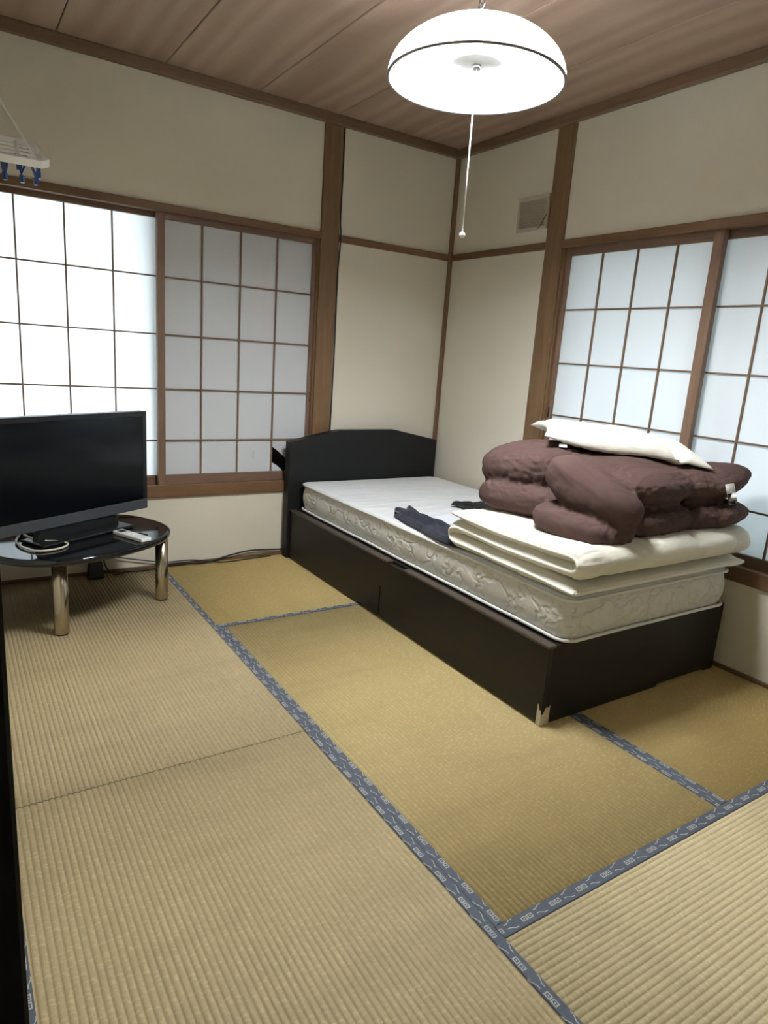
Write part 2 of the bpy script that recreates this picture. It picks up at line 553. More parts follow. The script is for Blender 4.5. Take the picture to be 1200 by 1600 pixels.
def tatami_mat(x0, x1, y0, y1, along, mat, b_lo, b_hi):
    """mat whose ribs and borders run along `along`; b_lo/b_hi = border widths at low/high cross side"""
    L = (y1 - y0) if along == 'y' else (x1 - x0)
    Wd = (x1 - x0) if along == 'y' else (y1 - y0)
    cx, cy = (x0 + x1) / 2, (y0 + y1) / 2
    n = int(round(Wd / 0.0146))
    per = 8
    prof = []
    for i in range(n * per + 1):
        q = (i % per) / per
        h = 0.0042 * (abs(math.sin(math.pi * q)) ** 0.55) - 0.0042
        prof.append((-Wd / 2 + Wd * i / (n * per), h))
    verts, faces = [], []
    for a in (-L / 2, L / 2):
        for x, h in prof:
            verts.append((x, a, h))
    N = len(prof)
    for i in range(N - 1):
        faces.append((i, i + 1, N + i + 1, N + i))
    # sides and underside
    base = len(verts)
    for a in (-L / 2, L / 2):
        verts += [(-Wd / 2, a, -0.05), (Wd / 2, a, -0.05)]
    faces.append((base, base + 2, base + 3, base + 1))
    faces.append(tuple([base] + [base + 1] + list(range(N - 1, -1, -1))))
    faces.append(tuple([base + 2] + list(range(N, 2 * N)) + [base + 3]))
    faces.append((0, N, base + 2, base))
    faces.append((N - 1, base + 1, base + 3, 2 * N - 1))
    me = bpy.data.meshes.new('tatami_mat')
    me.from_pydata(verts, [], faces)
    o = finish('tatami_mat', me, mat, floor)
    for p in me.polygons:
        if p.index < N - 1:
            p.use_smooth = True
    o.location = (cx, cy, 0)
    o.rotation_euler = (0, 0, 0 if along == 'y' else -math.pi / 2)
    for side, bw in ((-1, b_lo), (1, b_hi)):
        if bw <= 0:
            continue
        s2 = side if along == 'y' else -side
        e = s2 * Wd / 2
        i_ = e - s2 * bw
        th = 0.0022
        bm = bmesh.new()
        uvl = bm.loops.layers.uv.new('UVMap')
        nseg = 60
        outl = [(e + s2 * 0.0004, -0.05), (e + s2 * 0.0004, th * 0.4), (e - s2 * 0.002, th), (i_ + s2 * 0.002, th), (i_, -0.0004)]
        acc = [0.0, 0.0, 0.002, bw - 0.002, bw]
        rows = []
        for k in range(nseg + 1):
            a = -L / 2 + L * k / nseg
            wv = 0.0011 * noise.noise(Vector((a * 9, e * 3 + cx * 7, cy)))
            rows.append([bm.verts.new((px - (s2 * wv if j >= 3 else 0), a, pz)) for j, (px, pz) in enumerate(outl)])
        for k in range(nseg):
            for j in range(4):
                q = (rows[k][j], rows[k][j + 1], rows[k + 1][j + 1], rows[k + 1][j])
                fc = bm.faces.new(q)
                uv = ((k, j), (k, j + 1), (k + 1, j + 1), (k + 1, j))
                for lp, (kk, jj) in zip(fc.loops, uv):
                    lp[uvl].uv = (L * kk / nseg + (0.03 if side > 0 else 0.0), acc[jj])
        bmesh.ops.recalc_face_normals(bm, faces=bm.faces)
        finish('border', mesh_of(bm), M['heri'], o)
    return o

X1, X2 = -1.489 * S, -0.752 * S
Y1, Y2, Y3 = -0.752 * S, -2.236 * S, -1.498 * S
g = 0.0004
C_beige = ((0.405, 0.325, 0.185), (0.475, 0.385, 0.225))
C_green = ((0.420, 0.325, 0.145), (0.495, 0.390, 0.185))
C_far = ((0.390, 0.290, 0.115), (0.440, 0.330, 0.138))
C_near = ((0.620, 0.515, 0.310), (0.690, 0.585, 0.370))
def tm(i, c):
    return tatami('tatami_straw_%d' % i, c[0], c[1], i * 1.7)
tatami_mat(XL + g, X1 - g, Y3 + 0.0016, -g, 'y', tm(1, C_beige), 0.026, 0.025)
tatami_mat(XL + g, X1 - g, YN + g, Y3 - 0.0016, 'y', tm(2, C_beige), 0.026, 0.027)
tatami_mat(X1 + g, -g, Y1 + g, -g, 'x', tm(3, C_far), 0.026, 0.0)
tatami_mat(X1 + g, X2 - g, Y2 + g, Y1 - g, 'y', tm(4, C_green), 0.026, 0.026)
tatami_mat(X2 + g, -g, Y2 + g, Y1 - g, 'y', tm(5, C_far), 0.026, 0.0)
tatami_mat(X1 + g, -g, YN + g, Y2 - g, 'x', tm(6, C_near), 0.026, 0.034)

# ceiling boards
ceiling = box('ceiling', XL - 0.02, 0.02, YN - 0.02, 0.02, ZC + 0.014, ZC + 0.05, M['dark_gap'])
struct(ceiling, 'wooden board ceiling with straight dark joints', 'ceiling')
edges = [0, -0.402, -0.844, -1.287, -1.740, -2.190, XL]
for i in range(6):
    b = box('ceiling_board', edges[i + 1] + 0.0025, edges[i] - 0.0025, YN, 0, ZC, ZC + 0.013, M['ceil'], ceiling, bevel=0.0025)

# walls
WX0 = -0.905                                # window opening edge in back wall
wall_back = boxes('wall_back', [(XL, WX0, 0, W, RAIL1 - 0.01, ZC), (XL, WX0, 0, W, -0.05, SILL0 + 0.01),
                                (WX0, W, 0, W, -0.05, ZC)], M['wall'])
struct(wall_back, 'beige papered back wall around the wide paper-screened window', 'wall')
WY0, WY1 = -0.915, -2.615
wall_right = boxes('wall_right', [(0, W, WY1, WY0, RAIL1 - 0.01, ZC), (0, W, WY1, WY0, -0.05, SILL0 + 0.01),
                                  (0, W, WY0, -0.0005, -0.05, ZC), (0, W, YN - W, WY1, -0.05, ZC)], M['wall'])
struct(wall_right, 'beige papered right wall behind the bed with vent and window', 'wall')
DY = -2.50                                  # doorway in left wall from DY to YN
wall_left = boxes('wall_left', [(XL - W, XL, DY, -0.0005, -0.05, ZC), (XL - W, XL, YN, DY, RAIL0, ZC)], M['wall'])
struct(wall_left, 'beige papered left wall beside the television table', 'wall')
wall_front = box('wall_front', XL - 1.3, -0.0005, YN - W, YN, -0.05, ZC, M['wall'])
struct(wall_front, 'beige papered wall opposite the back window', 'wall')
hall = box('wall_hall', XL - 1.3, XL - 1.2, YN, -1.2, -0.05, ZC, M['wall'])
struct(hall, 'far wall of the hallway beyond the open doorway', 'wall')
hall2 = box('wall_hall_end', XL - 1.2, XL - W, -1.3, -1.2, -0.05, ZC, M['wall'])
struct(hall2, 'end wall of the hallway beyond the open doorway', 'wall')
hf = box('floor_hall', XL - 1.2, XL, YN, -1.3, -0.05, -0.002, M['hallfloor'])
struct(hf, 'brown wooden hallway floor outside the doorway', 'floor')
hc = box('ceiling_hall', XL - 1.2, XL - W, YN, -1.3, ZC, ZC + 0.04, M['wall'])
struct(hc, 'plain hallway ceiling outside the doorway', 'ceiling')

# trims
tn = [0]
def trim(lst, mat, label, cat, bevel=0.003):
    tn[0] += 1
    if not isinstance(lst, list):
        lst = [lst]
    o = boxes('trim_%d' % tn[0], lst, mat, None, bevel)
    return struct(o, label, cat)
CT0 = 1.991 * S
trim((XL, -0.036, -0.036, 0, CT0, ZC), M['cornx'], 'brown wooden cornice where back wall meets the ceiling', 'cornice')
trim((-0.036, 0, YN, 0, CT0, ZC), M['corny'], 'brown wooden cornice where right wall meets the ceiling', 'cornice')
trim((XL, XL + 0.036, YN, -0.036, CT0, ZC), M['corny'], 'brown wooden cornice where left wall meets the ceiling', 'cornice')
trim((XL + 0.036, -0.036, YN, YN + 0.036, CT0, ZC), M['cornx'], 'brown wooden cornice on the wall opposite the back window', 'cornice')
trim((-0.768 * S, -0.673 * S, -0.012, 0.11, 0, CT0), M['post'], 'square brown wooden post between back window and bed head', 'post')
trim((-0.012, 0.11, -0.781 * S, -0.681 * S, 0, CT0), M['post'], 'square brown wooden post beside right window and wall vent', 'post')
trim((-0.024, 0, -0.024, 0, 0, CT0), M['post'], 'slim brown corner post where the two windowed walls meet', 'post')
trim((-0.673 * S, -0.024, -0.014, 0, RAIL0, RAIL1), M['railx'], 'brown picture rail on back wall above the bed head', 'rail', 0.002)
trim((-0.014, 0, -0.681 * S, -0.024, RAIL0, RAIL1), M['raily'], 'brown picture rail on right wall under the vent', 'rail', 0.002)
trim((-0.013, 0, YN, -2.615, RAIL0, RAIL1), M['raily'], 'brown picture rail on right wall past the window', 'rail', 0.002)
trim((-0.012, 0.11, -2.72, -2.615, 0, CT0), M['post'], 'square brown wooden post at far end of right window', 'post')
trim((XL, XL + 0.014, DY, -0.0, RAIL0, RAIL1), M['raily'], 'brown picture rail on left wall above the television', 'rail', 0.002)

bb = box('baseboard_back', -1.08, XL + 0.001, -0.012, 0, 0, 0.016, M['railx'], None, 0.002)
struct(bb, 'thin brown floor strip along the back wall', 'baseboard')
bb = box('baseboard_right', -0.014, 0, YN, -0.10, 0, 0.017, M['raily'], None, 0.002)
struct(bb, 'thin brown floor strip along the right wall', 'baseboard')

# ------------------------------------------------------------------ windows with shoji panels
def shoji(win, wall, a_edges, z_edges, depth, th, stile_lo, stile_hi, top, bot, hole=None, barw=0.0075, pull=None, slit=None):
    """wall 'A' (runs in x) or 'B' (runs in y). a_edges: lattice lines incl. paper edges, low->high"""
    root = empty('shoji_panel')
    root.parent = win
    def bx(name, a0, a1, d0, d1, z0, z1, mat, bevel=0.0015):
        if wall == 'A':
            return box(name, a0, a1, d0, d1, z0, z1, mat, root, bevel)
        return box(name, d0, d1, a0, a1, z0, z1, mat, root, bevel)
    mh = M['lattx'] if wall == 'A' else M['latty']
    a0, a1 = min(a_edges), max(a_edges)
    z0, z1 = min(z_edges), max(z_edges)
    bx('stile', a0 - stile_lo, a0, depth, depth + th, z0 - bot, z1 + top, M['lattz'])
    bx('stile', a1, a1 + stile_hi, depth, depth + th, z0 - bot, z1 + top, M['lattz'])
    bx('rail', a0, a1, depth + 0.001, depth + th - 0.001, z1, z1 + top, mh)
    bx('rail', a0, a1, depth + 0.001, depth + th - 0.001, z0 - bot, z0, mh)
    if pull:
        pa = (a1 + stile_hi * 0.5) if pull[0] > 0 else (a0 - stile_lo * 0.5)
        bx('finger_pull', pa - 0.005, pa + 0.005, depth - 0.0012, depth + 0.0002, pull[1] - 0.028, pull[1] + 0.028, M['blackrub'], 0.0005)
    ae, ze = sorted(a_edges), sorted(z_edges)
    pd = depth + 0.017
    for a in ae[1:-1]:
        bx('lattice_bar', a - barw / 2, a + barw / 2, depth + 0.006, pd - 0.0002, z0, z1, M['lattz'], 0.0008)
    for z in ze[1:-1]:
        bx('lattice_bar', a0, a1, depth + 0.0072, pd - 0.0002, z - barw / 2, z + barw / 2, mh, 0.0008)
    for i in range(len(ae) - 1):
        for j in range(len(ze) - 1):
            pa0, pa1, pz0, pz1 = ae[i], ae[i + 1], ze[j], ze[j + 1]
            def P(a, z, dd):
                return (a, pd + dd, z) if wall == 'A' else (pd + dd, a, z)
            if hole == (i, j):
                def q(s, t):
                    return (pa0 + (pa1 - pa0) * s, pz0 + (pz1 - pz0) * t)
                polys = [[q(0, 1), q(1, 1), q(1, .30), q(.86, .44), q(.80, .54), q(.70, .42), q(.56, .46), q(.44, .40), q(.22, .62), q(0, .80)],
                         [q(0, 0), q(.36, 0), q(.18, .18), q(0, .30)]]
                verts, faces = [], []
                for pl in polys:
                    faces.append(tuple(range(len(verts), len(verts) + len(pl))))
                    verts += [P(a, z, 0.0) for a, z in pl]
                me = bpy.data.meshes.new('paper_pane')
                me.from_pydata(verts, [], faces)
            elif slit == (i, j):
                ss, tt = [0, .46, .475, 1], [0, .40, .66, 1]
                verts = [P(pa0 + (pa1 - pa0) * (ss[a] + (.02 * tt[b] if 0 < a < 3 else 0)), pz0 + (pz1 - pz0) * tt[b], 0) for a in range(4) for b in range(4)]
                faces = [(a * 4 + b, a * 4 + b + 4, a * 4 + b + 5, a * 4 + b + 1) for a in range(3) for b in range(3) if (a, b) != (1, 1)]
                me = bpy.data.meshes.new('paper_pane')
                me.from_pydata(verts, [], faces)
            else:
                n = 7
                sx, sz = random.random() * 9, random.random() * 9
                def fn(s, t):
                    w = 0.0012 * math.sin(math.pi * s) * math.sin(math.pi * t)
                    return P(pa0 + (pa1 - pa0) * s, pz0 + (pz1 - pz0) * t,
                             w * (0.3 + 2.0 * noise.noise(Vector((sx + s * 2, sz + t * 2, i + j)))))
                me = grid_mesh(fn, n, n)
            finish('paper_pane', me, M['paper'], root)
    return root

# window_1 in back wall
win1 = empty('window_1', (0, 0, 0))
struct(win1, 'wide sliding paper-screen window above the television in back wall', 'window')
box('head_rail', XL, WX0 + 0.006, -0.016, 0.018, RAIL0, RAIL1, M['railx'], win1, 0.002)
box('head_track', XL, WX0 + 0.006, 0.018, 0.11, RAIL0 + 0.004, RAIL1 - 0.002, M['railx'], win1)
box('sill_board', XL, WX0 + 0.006, -0.018, 0.018, SILL0, 0.377 * S, M['railx'], win1, 0.003)
box('sill_track', XL, WX0 + 0.006, 0.018, 0.11, SILL0 + 0.006, 0.371 * S, M['railx'], win1)
box('jamb', WX0 - 0.012, WX0 + 0.006, 0.0, 0.11, 0.371 * S, RAIL0 + 0.004, M['post'], win1, 0.002)
box('jamb', XL, XL + 0.014, 0.0, 0.11, 0.371 * S, RAIL0 + 0.004, M['post'], win1, 0.002)
dF, dR = 0.020, 0.060
zsA = [0.423, 0.576, 0.797, 1.023, 1.2535, 1.476]
def zA(d): return [PA(0, z, d)[1] for z in zsA]
def xA(l, d): return [PA(x, 0, d)[0] for x in l]
shoji(win1, 'A', xA([-1.476, -1.318, -1.148, -0.977, -0.803], dF + .012), zA(dF + .012), dF, 0.030, 0.036, 0.030, 0.036, 0.060, hole=(3, 0), slit=(2, 0), pull=(1, 0.922))
shoji(win1, 'A', xA([-2.186, -2.014, -1.847, -1.676, -1.500], dR + .012), zA(dR + .012), dR, 0.030, 0.030, 0.036, 0.040, 0.066, barw=0.0068)

# window_2 in right wall
win2 = empty('window_2', (0, 0, 0))
struct(win2, 'sliding paper-screen window in right wall beyond the folded bedding', 'window')
box('head_rail', -0.016, 0.018, WY1, WY0 - 0.006, RAIL0, RAIL1, M['raily'], win2, 0.002)
box('head_track', 0.018, 0.11, WY1, WY0 - 0.006, RAIL0 + 0.004, RAIL1 - 0.002, M['raily'], win2)
box('sill_board', -0.018, 0.018, WY1, WY0 - 0.006, SILL0, 0.377 * S, M['raily'], win2, 0.003)
box('sill_track', 0.018, 0.11, WY1, WY0 - 0.006, SILL0 + 0.006, 0.371 * S, M['raily'], win2)
box('jamb', 0.0, 0.11, WY0 - 0.018, WY0, 0.371 * S, RAIL0 + 0.004, M['post'], win2, 0.002)
box('jamb', 0.0, 0.11, WY1, WY1 + 0.014, 0.371 * S, RAIL0 + 0.004, M['post'], win2, 0.002)
def zB(d): return [PB(0, z, d)[1] for z in (0.423, 0.573, 0.797, 1.0215, 1.246, 1.465)]
def yB(l, d): return [PB(y, 0, d)[0] for y in l]
shoji(win2, 'B', yB([-1.479, -1.338, -1.1695, -1.002, -0.834], dF + .012), zB(dF + .012), dF, 0.030, 0.046, 0.028, 0.050, 0.062, pull=(1, 0.95))
shoji(win2, 'B', yB([-2.19, -2.022, -1.854, -1.686, -1.520], dR + .012), zB(dR + .012), dR, 0.030, 0.028, 0.036, 0.054, 0.068)

# outside: aluminium sashes, storm shutter, eaves
sash = boxes('aluminium_sash', [(XL, -0.9, 0.13, 0.17, 0.38, 0.43), (XL, -0.9, 0.13, 0.17, 1.78, 1.83),
                                (-1.80, -1.75, 0.13, 0.17, 0.43, 1.78), (XL, XL + 0.04, 0.13, 0.17, 0.43, 1.78),
                                (-0.94, -0.9, 0.13, 0.17, 0.43, 1.78)], M['alu'])
tag(sash, 'aluminium window sash outside the back wall paper screens', 'window frame', kind='structure')
sh = boxes('storm_shutter', [(-1.77, -0.80, 0.19, 0.21, 0.30, 1.90), (-1.775, -1.755, 0.115, 0.19, 0.36, 1.83), (-0.90, -0.86, 0.12, 0.19, 0.36, 1.83),
                             (-1.76, -0.88, 0.12, 0.19, 1.83, 1.86), (-1.76, -0.88, 0.12, 0.19, 0.34, 0.38)], M['shutter'])
tag(sh, 'closed dark storm shutter behind the torn paper screen', 'shutter', kind='structure')
sash2 = boxes('aluminium_sash', [(0.13, 0.17, WY1, WY0, 0.38, 0.43), (0.13, 0.17, WY1, WY0, 1.78, 1.83),
                                 (0.125, 0.165, -1.90, -1.83, 0.43, 1.78), (0.13, 0.17, WY1, WY1 + 0.04, 0.43, 1.78),
                                 (0.13, 0.17, WY0 - 0.04, WY0, 0.43, 1.78)], M['alu'])
tag(sash2, 'aluminium window sash outside the right wall paper screens', 'window frame', kind='structure')
ev = box('roof_eave', XL - 0.5, 0.9, 0.175, 0.70, 1.98, 2.04, M['shutter'])
tag(ev, 'roof eave outside above the back window', 'eave', kind='structure')
ev2 = box('roof_eave', 0.121, 0.95, -3.6, 0.12, 2.30, 2.36, M['shutter'])
tag(ev2, 'roof eave outside above the right window', 'eave', kind='structure')

dim_wall = box('added_dimming_wall', 1.10, 1.20, -5.0, 1.6, -0.5, 3.4, plain('dimming_wall_grey', (0.42, 0.47, 0.485), 0.9))  # unseen wall, added to cut the daylight reaching the right window's paper
tag(dim_wall, 'plain pale wall added outside to dim the right window', 'wall', kind='structure')

# ------------------------------------------------------------------ pendant lamp
LX, LY, LZ = -1.322, -1.76, 1.966
lamp = empty('pendant_lamp', (LX, LY, ZC))
tag(lamp, 'large white dome pendant lamp with pull cord, switched on', 'lamp')
o_ = (0, 0, LZ - ZC)
R_ = 0.257
prof = []
for i in range(17):
    a = math.pi / 2 * i / 16
    prof.append((max(R_ * math.cos(a), 0.03), 0.010 + 0.141 * math.sin(a)))
prof_in = [(max(r - 0.006, 0.024), z - 0.005) for r, z in prof][::-1]
lathe('lamp_shade', prof + prof_in, M['shade'], lamp, 64, o_, cap=False)
lathe('shade_rim', [(R_ + 0.001, 0.003), (R_ + 0.0025, 0.006), (R_ + 0.001, 0.009), (R_ - 0.005, 0.009), (R_ - 0.005, 0.003), (R_ + 0.001, 0.003)], M['metal'], lamp, 64, o_, cap=False)
def ring(r, z, rt, mat, name):
    pts = [(r * math.cos(2 * math.pi * k / 48), r * math.sin(2 * math.pi * k / 48), o_[2] + z) for k in range(48)]
    return tube(name, pts, rt, mat, lamp, 10, True)
ring(0.168, 0.088, 0.0145, M['tube'], 'fluorescent_ring')
ring(0.120, 0.088, 0.0145, M['tube'], 'fluorescent_ring')
lathe('reflector_plate', [(0.01, 0.050), (0.074, 0.050), (0.079, 0.056), (0.077, 0.110), (0.06, 0.130), (0.02, 0.133)], M['white'], lamp, 40, o_)
lathe('centre_cap', [(0.011, 0.040), (0.013, 0.051)], M['metal'], lamp, 16, o_)
for k in range(3):
    a = math.radians(100 + 120 * k)
    c, s_ = math.cos(a), math.sin(a)
    pts = [(0.075 * c, 0.075 * s_, o_[2] + 0.075), (0.12 * c, 0.12 * s_, o_[2] + 0.066), (0.180 * c, 0.180 * s_, o_[2] + 0.066)]
    tube('tube_bracket', pts, 0.007, M['white'], lamp, 6)
lathe('top_cap', [(0.045, 0.142), (0.045, 0.154), (0.018, 0.168), (0.006, 0.172)], M['metal'], lamp, 24, o_)
zz = o_[2] + 0.168
k = 0
while zz < -0.03:
    pts = []
    for q in range(14):
        a = 2 * math.pi * q / 14
        u_, w_ = 0.0115 * math.cos(a), 0.020 * math.sin(a) + 0.018
        pts.append((u_, 0, zz + w_) if k % 2 == 0 else (0, u_, zz + w_))
    tube('chain_link', pts, 0.0032, M['metal'], lamp, 6, True)
    zz += 0.030
    k += 1
lathe('ceiling_rose', [(0.045, -0.028), (0.05, -0.012), (0.05, 0.0)], M['white'], lamp, 24)
tube('pull_cord', [(0.0, 0.0, o_[2] + 0.07), (0.001, 0, o_[2] - 0.2), (0.002, 0, 1.563 - ZC)], 0.0017, M['string'], lamp, 6)
lathe('cord_ball', [(0.002, -0.009), (0.006, -0.0075), (0.0092, -0.003), (0.0096, 0.001), (0.007, 0.006), (0.002, 0.009)], M['white'], lamp, 16, (0.002, 0, 1.556 - ZC))

# ------------------------------------------------------------------ bed
BX0, BX1, BY0, BY1, BZ = -1.064, -0.045, -2.095, -0.085, 0.292
bed = empty('bed', ((BX0 + BX1) / 2, (BY0 + BY1) / 2, 0))
tag(bed, 'dark brown single bed frame with arched headboard and storage drawers', 'bed')
BL = Vector(bed.location)
def bedpart(o):
    o.parent = bed
    o.matrix_parent_inverse = Matrix.Translation(-BL)
    return o
hb = [(-1.080, 0.0), (-1.080, 0.676), (-0.765, 0.742), (-0.372, 0.744), (-0.050, 0.680), (-0.050, 0.0)]
bedpart(prism('headboard', hb, 'y', -0.088, -0.030, M['bedhead'], None, 0.004))
bedpart(box('side_panel', BX0, BX0 + 0.022, BY0, BY1 - 0.003, 0.155, BZ - 0.012, M['bedwood'], None))
ym = -1.068
bedpart(box('drawer_front', BX0, BX0 + 0.022, ym + 0.006, BY1 - 0.003, 0.012, 0.155, M['bedwood'], None))
bedpart(box('drawer_front', BX0, BX0 + 0.022, BY0, ym - 0.006, 0.012, 0.155, M['bedwood'], None))
bedpart(box('drawer_divider', BX0 + 0.0225, BX0 + 0.05, ym - 0.03, ym + 0.03, 0.0, 0.155, M['blackrub'], None))
nt0, nt1 = -1.245, -1.12
bedpart(boxes('side_rail', [(BX0 - 0.006, BX0 + 0.030, nt1, BY1 - 0.003, BZ - 0.012, BZ), (BX0 - 0.006, BX0 + 0.030, BY0 - 0.004, nt0, BZ - 0.012, BZ)], M['bedlip'], None, 0.003))
bedpart(box('side_panel', BX1 - 0.022, BX1, BY0, BY1 - 0.003, 0.0, BZ, M['bedwood'], None, 0.002))
bedpart(prism('footboard', [(BX0 + 0.0225, 0.0), (BX0 + 0.0225, BZ - 0.004), (BX1 - 0.0225, BZ - 0.004), (BX1 - 0.0225, 0.0),
                            (BX1 - 0.06, 0.0), (BX1 - 0.07, 0.010), (-0.42, 0.010), (-0.43, 0.0)], 'y', BY0 + 0.001, BY0 + 0.023, M['bedwood'], None, 0.0015, 1))
bedpart(box('bed_deck', BX0 + 0.031, BX1 - 0.023, BY0 + 0.024, BY1 - 0.003, BZ - 0.03, BZ - 0.006, M['bedwood'], None))
# scuffed tape on the foot corner
def tape_fn(s, t):
    # wraps the vertical edge at (BX0, BY0)
    q = (s - 0.5) * 2
    ztop = 0.058 + 0.012 * math.sin(7 * s + 1) + 0.006 * math.sin(19 * s)
    z = 0.002 + t * ztop
    off = 0.003 + 0.0025 * noise.noise(Vector((s * 5, t * 5, 3)))
    if q < 0:
        return (BX0 - off, BY0 - off + (-q) * 0.020, z)
    return (BX0 - off + q * 0.040, BY0 - off, z)
bedpart(finish('corner_tape', grid_mesh(tape_fn, 25, 9), M['tape'], None))

# mattress
mat_root = empty('mattress', (-0.535, -1.10, BZ))
tag(mat_root, 'white quilted spring mattress lying on the dark bed', 'mattress')
MX0, MX1, MY0, MY1, MZ0, MZ1 = -1.010, -0.062, -2.108, -0.100, BZ + 0.001, 0.452
def rrect(x0, x1, y0, y1, r, n=8, step=0.05):
    pts = []
    for cx, cy, a0 in ((x1 - r, y1 - r, 0), (x0 + r, y1 - r, 90), (x0 + r, y0 + r, 180), (x1 - r, y0 + r, 270)):
        for k in range(n + 1):
            a = math.radians(a0 + 90 * k / n)
            pts.append((cx + r * math.cos(a), cy + r * math.sin(a)))
    out = []
    for i, p in enumerate(pts):
        q = pts[(i + 1) % len(pts)]
        L = math.hypot(q[0] - p[0], q[1] - p[1])
        m = max(1, int(L / step))
        for k in range(m):
            out.append((p[0] + (q[0] - p[0]) * k / m, p[1] + (q[1] - p[1]) * k / m))
    return out
def ring_stack(name, levels, mat, parent, cap=True):
    """levels: list of (inset, z) using the mattress outline"""
    verts, faces = [], []
    cnt = None
    for ins, z in levels:
        base = rrect(MX0, MX1, MY0, MY1, 0.055)
        cxm, cym = (MX0 + MX1) / 2, (MY0 + MY1) / 2
        hx, hy = (MX1 - MX0) / 2, (MY1 - MY0) / 2
        pts = [((x - cxm) * (hx - ins) / hx + cxm, (y - cym) * (hy - ins) / hy + cym) for x, y in base]
        cnt = len(pts)
        verts += [(x, y, z + 0.0025 * noise.noise(Vector((x * 4, y * 4, z * 3)))) for x, y in pts]
    for i in range(len(levels) - 1):
        for k in range(cnt):
            l = (k + 1) % cnt
            faces.append((i * cnt + k, i * cnt + l, (i + 1) * cnt + l, (i + 1) * cnt + k))
    if cap:
        faces.append(tuple((len(levels) - 1) * cnt + k for k in range(cnt)))
        faces.append(tuple(range(cnt))[::-1])
    me = bpy.data.meshes.new(name)
    me.from_pydata(verts, [], faces)
    o = finish(name, me, mat, parent)
    for p in me.polygons:
        p.use_smooth = len(p.vertices) == 4
    o.matrix_parent_inverse = Matrix.Translation(-Vector(parent.location))
    return o
dz = MZ1 - MZ0
lv = [(0.010, MZ0 + 0.004)] + [(0.008 - 0.010 * math.sin(math.pi * t), MZ0 + 0.012 + (dz - 0.030) * t) for t in [i / 8 for i in range(9)]] + [(0.010, MZ1 - 0.012)]
ring_stack('border_panel', lv, M['matt_side'], mat_root)
ring_stack('quilted_top', [(0.006, MZ1 - 0.013), (0.004, MZ1 - 0.010), (0.008, MZ1 - 0.004), (0.022, MZ1 - 0.001), (0.05, MZ1), (0.2, MZ1 + 0.002), (0.4, MZ1 + 0.003)], M['matt_top'], mat_root)
for z in (MZ0 + 0.006, MZ1 - 0.012):
    pts = [(x, y, z + 0.0025 * noise.noise(Vector((x * 4, y * 4, z * 3)))) for x, y in rrect(MX0 - 0.001, MX1 + 0.001, MY0 - 0.001, MY1 + 0.001, 0.055)]
    p = tube('edge_piping', pts, 0.0062, M['piping'], mat_root, 8, True)
    p.matrix_parent_inverse = Matrix.Translation(-Vector(mat_root.location))

# ------------------------------------------------------------------ folded futon
FX0, FX1 = -1.022, -0.030
futon = empty('folded_futon', (-0.53, -1.8, MZ1))
tag(futon, 'cream futon mattress folded in three under the brown duvet', 'futon')
def fpath():
    p = []
    zb = MZ1 + 0.034
    for i in range(13):
        t = i / 12
        p.append((-2.128 + 0.605 * t, zb + (-0.008 * (1 - t) ** 3)))
    for i in range(1, 12):
        a = -math.pi / 2 + math.pi * i / 12
        p.append((-1.523 + 0.048 * math.cos(a), zb + 0.029 + 0.029 * math.sin(a)))
    for i in range(13):
        t = i / 12
        p.append((-1.523 - 0.565 * t, zb + 0.058 - 0.006 * math.sin(math.pi * t)))
    for i in range(1, 12):
        a = -math.pi / 2 - math.pi * i / 12
        p.append((-2.088 + 0.042 * math.cos(a), zb + 0.058 + 0.026 + 0.026 * math.sin(a)))
    for i in range(13):
        t = i / 12
        p.append((-2.088 + 0.600 * t, zb + 0.110 - 0.010 * math.sin(math.pi * t)))
    return p
FPD = 4
FP = [(p.x, p.y) for p in catmull([(a, b, 0) for a, b in fpath()], FPD)]
def path_frame(path, i):
    a = Vector(path[max(i - 1, 0)])
    b = Vector(path[min(i + 1, len(path) - 1)])
    t = (b - a).normalized()
    return Vector((-t.y, t.x))
NXF = 44
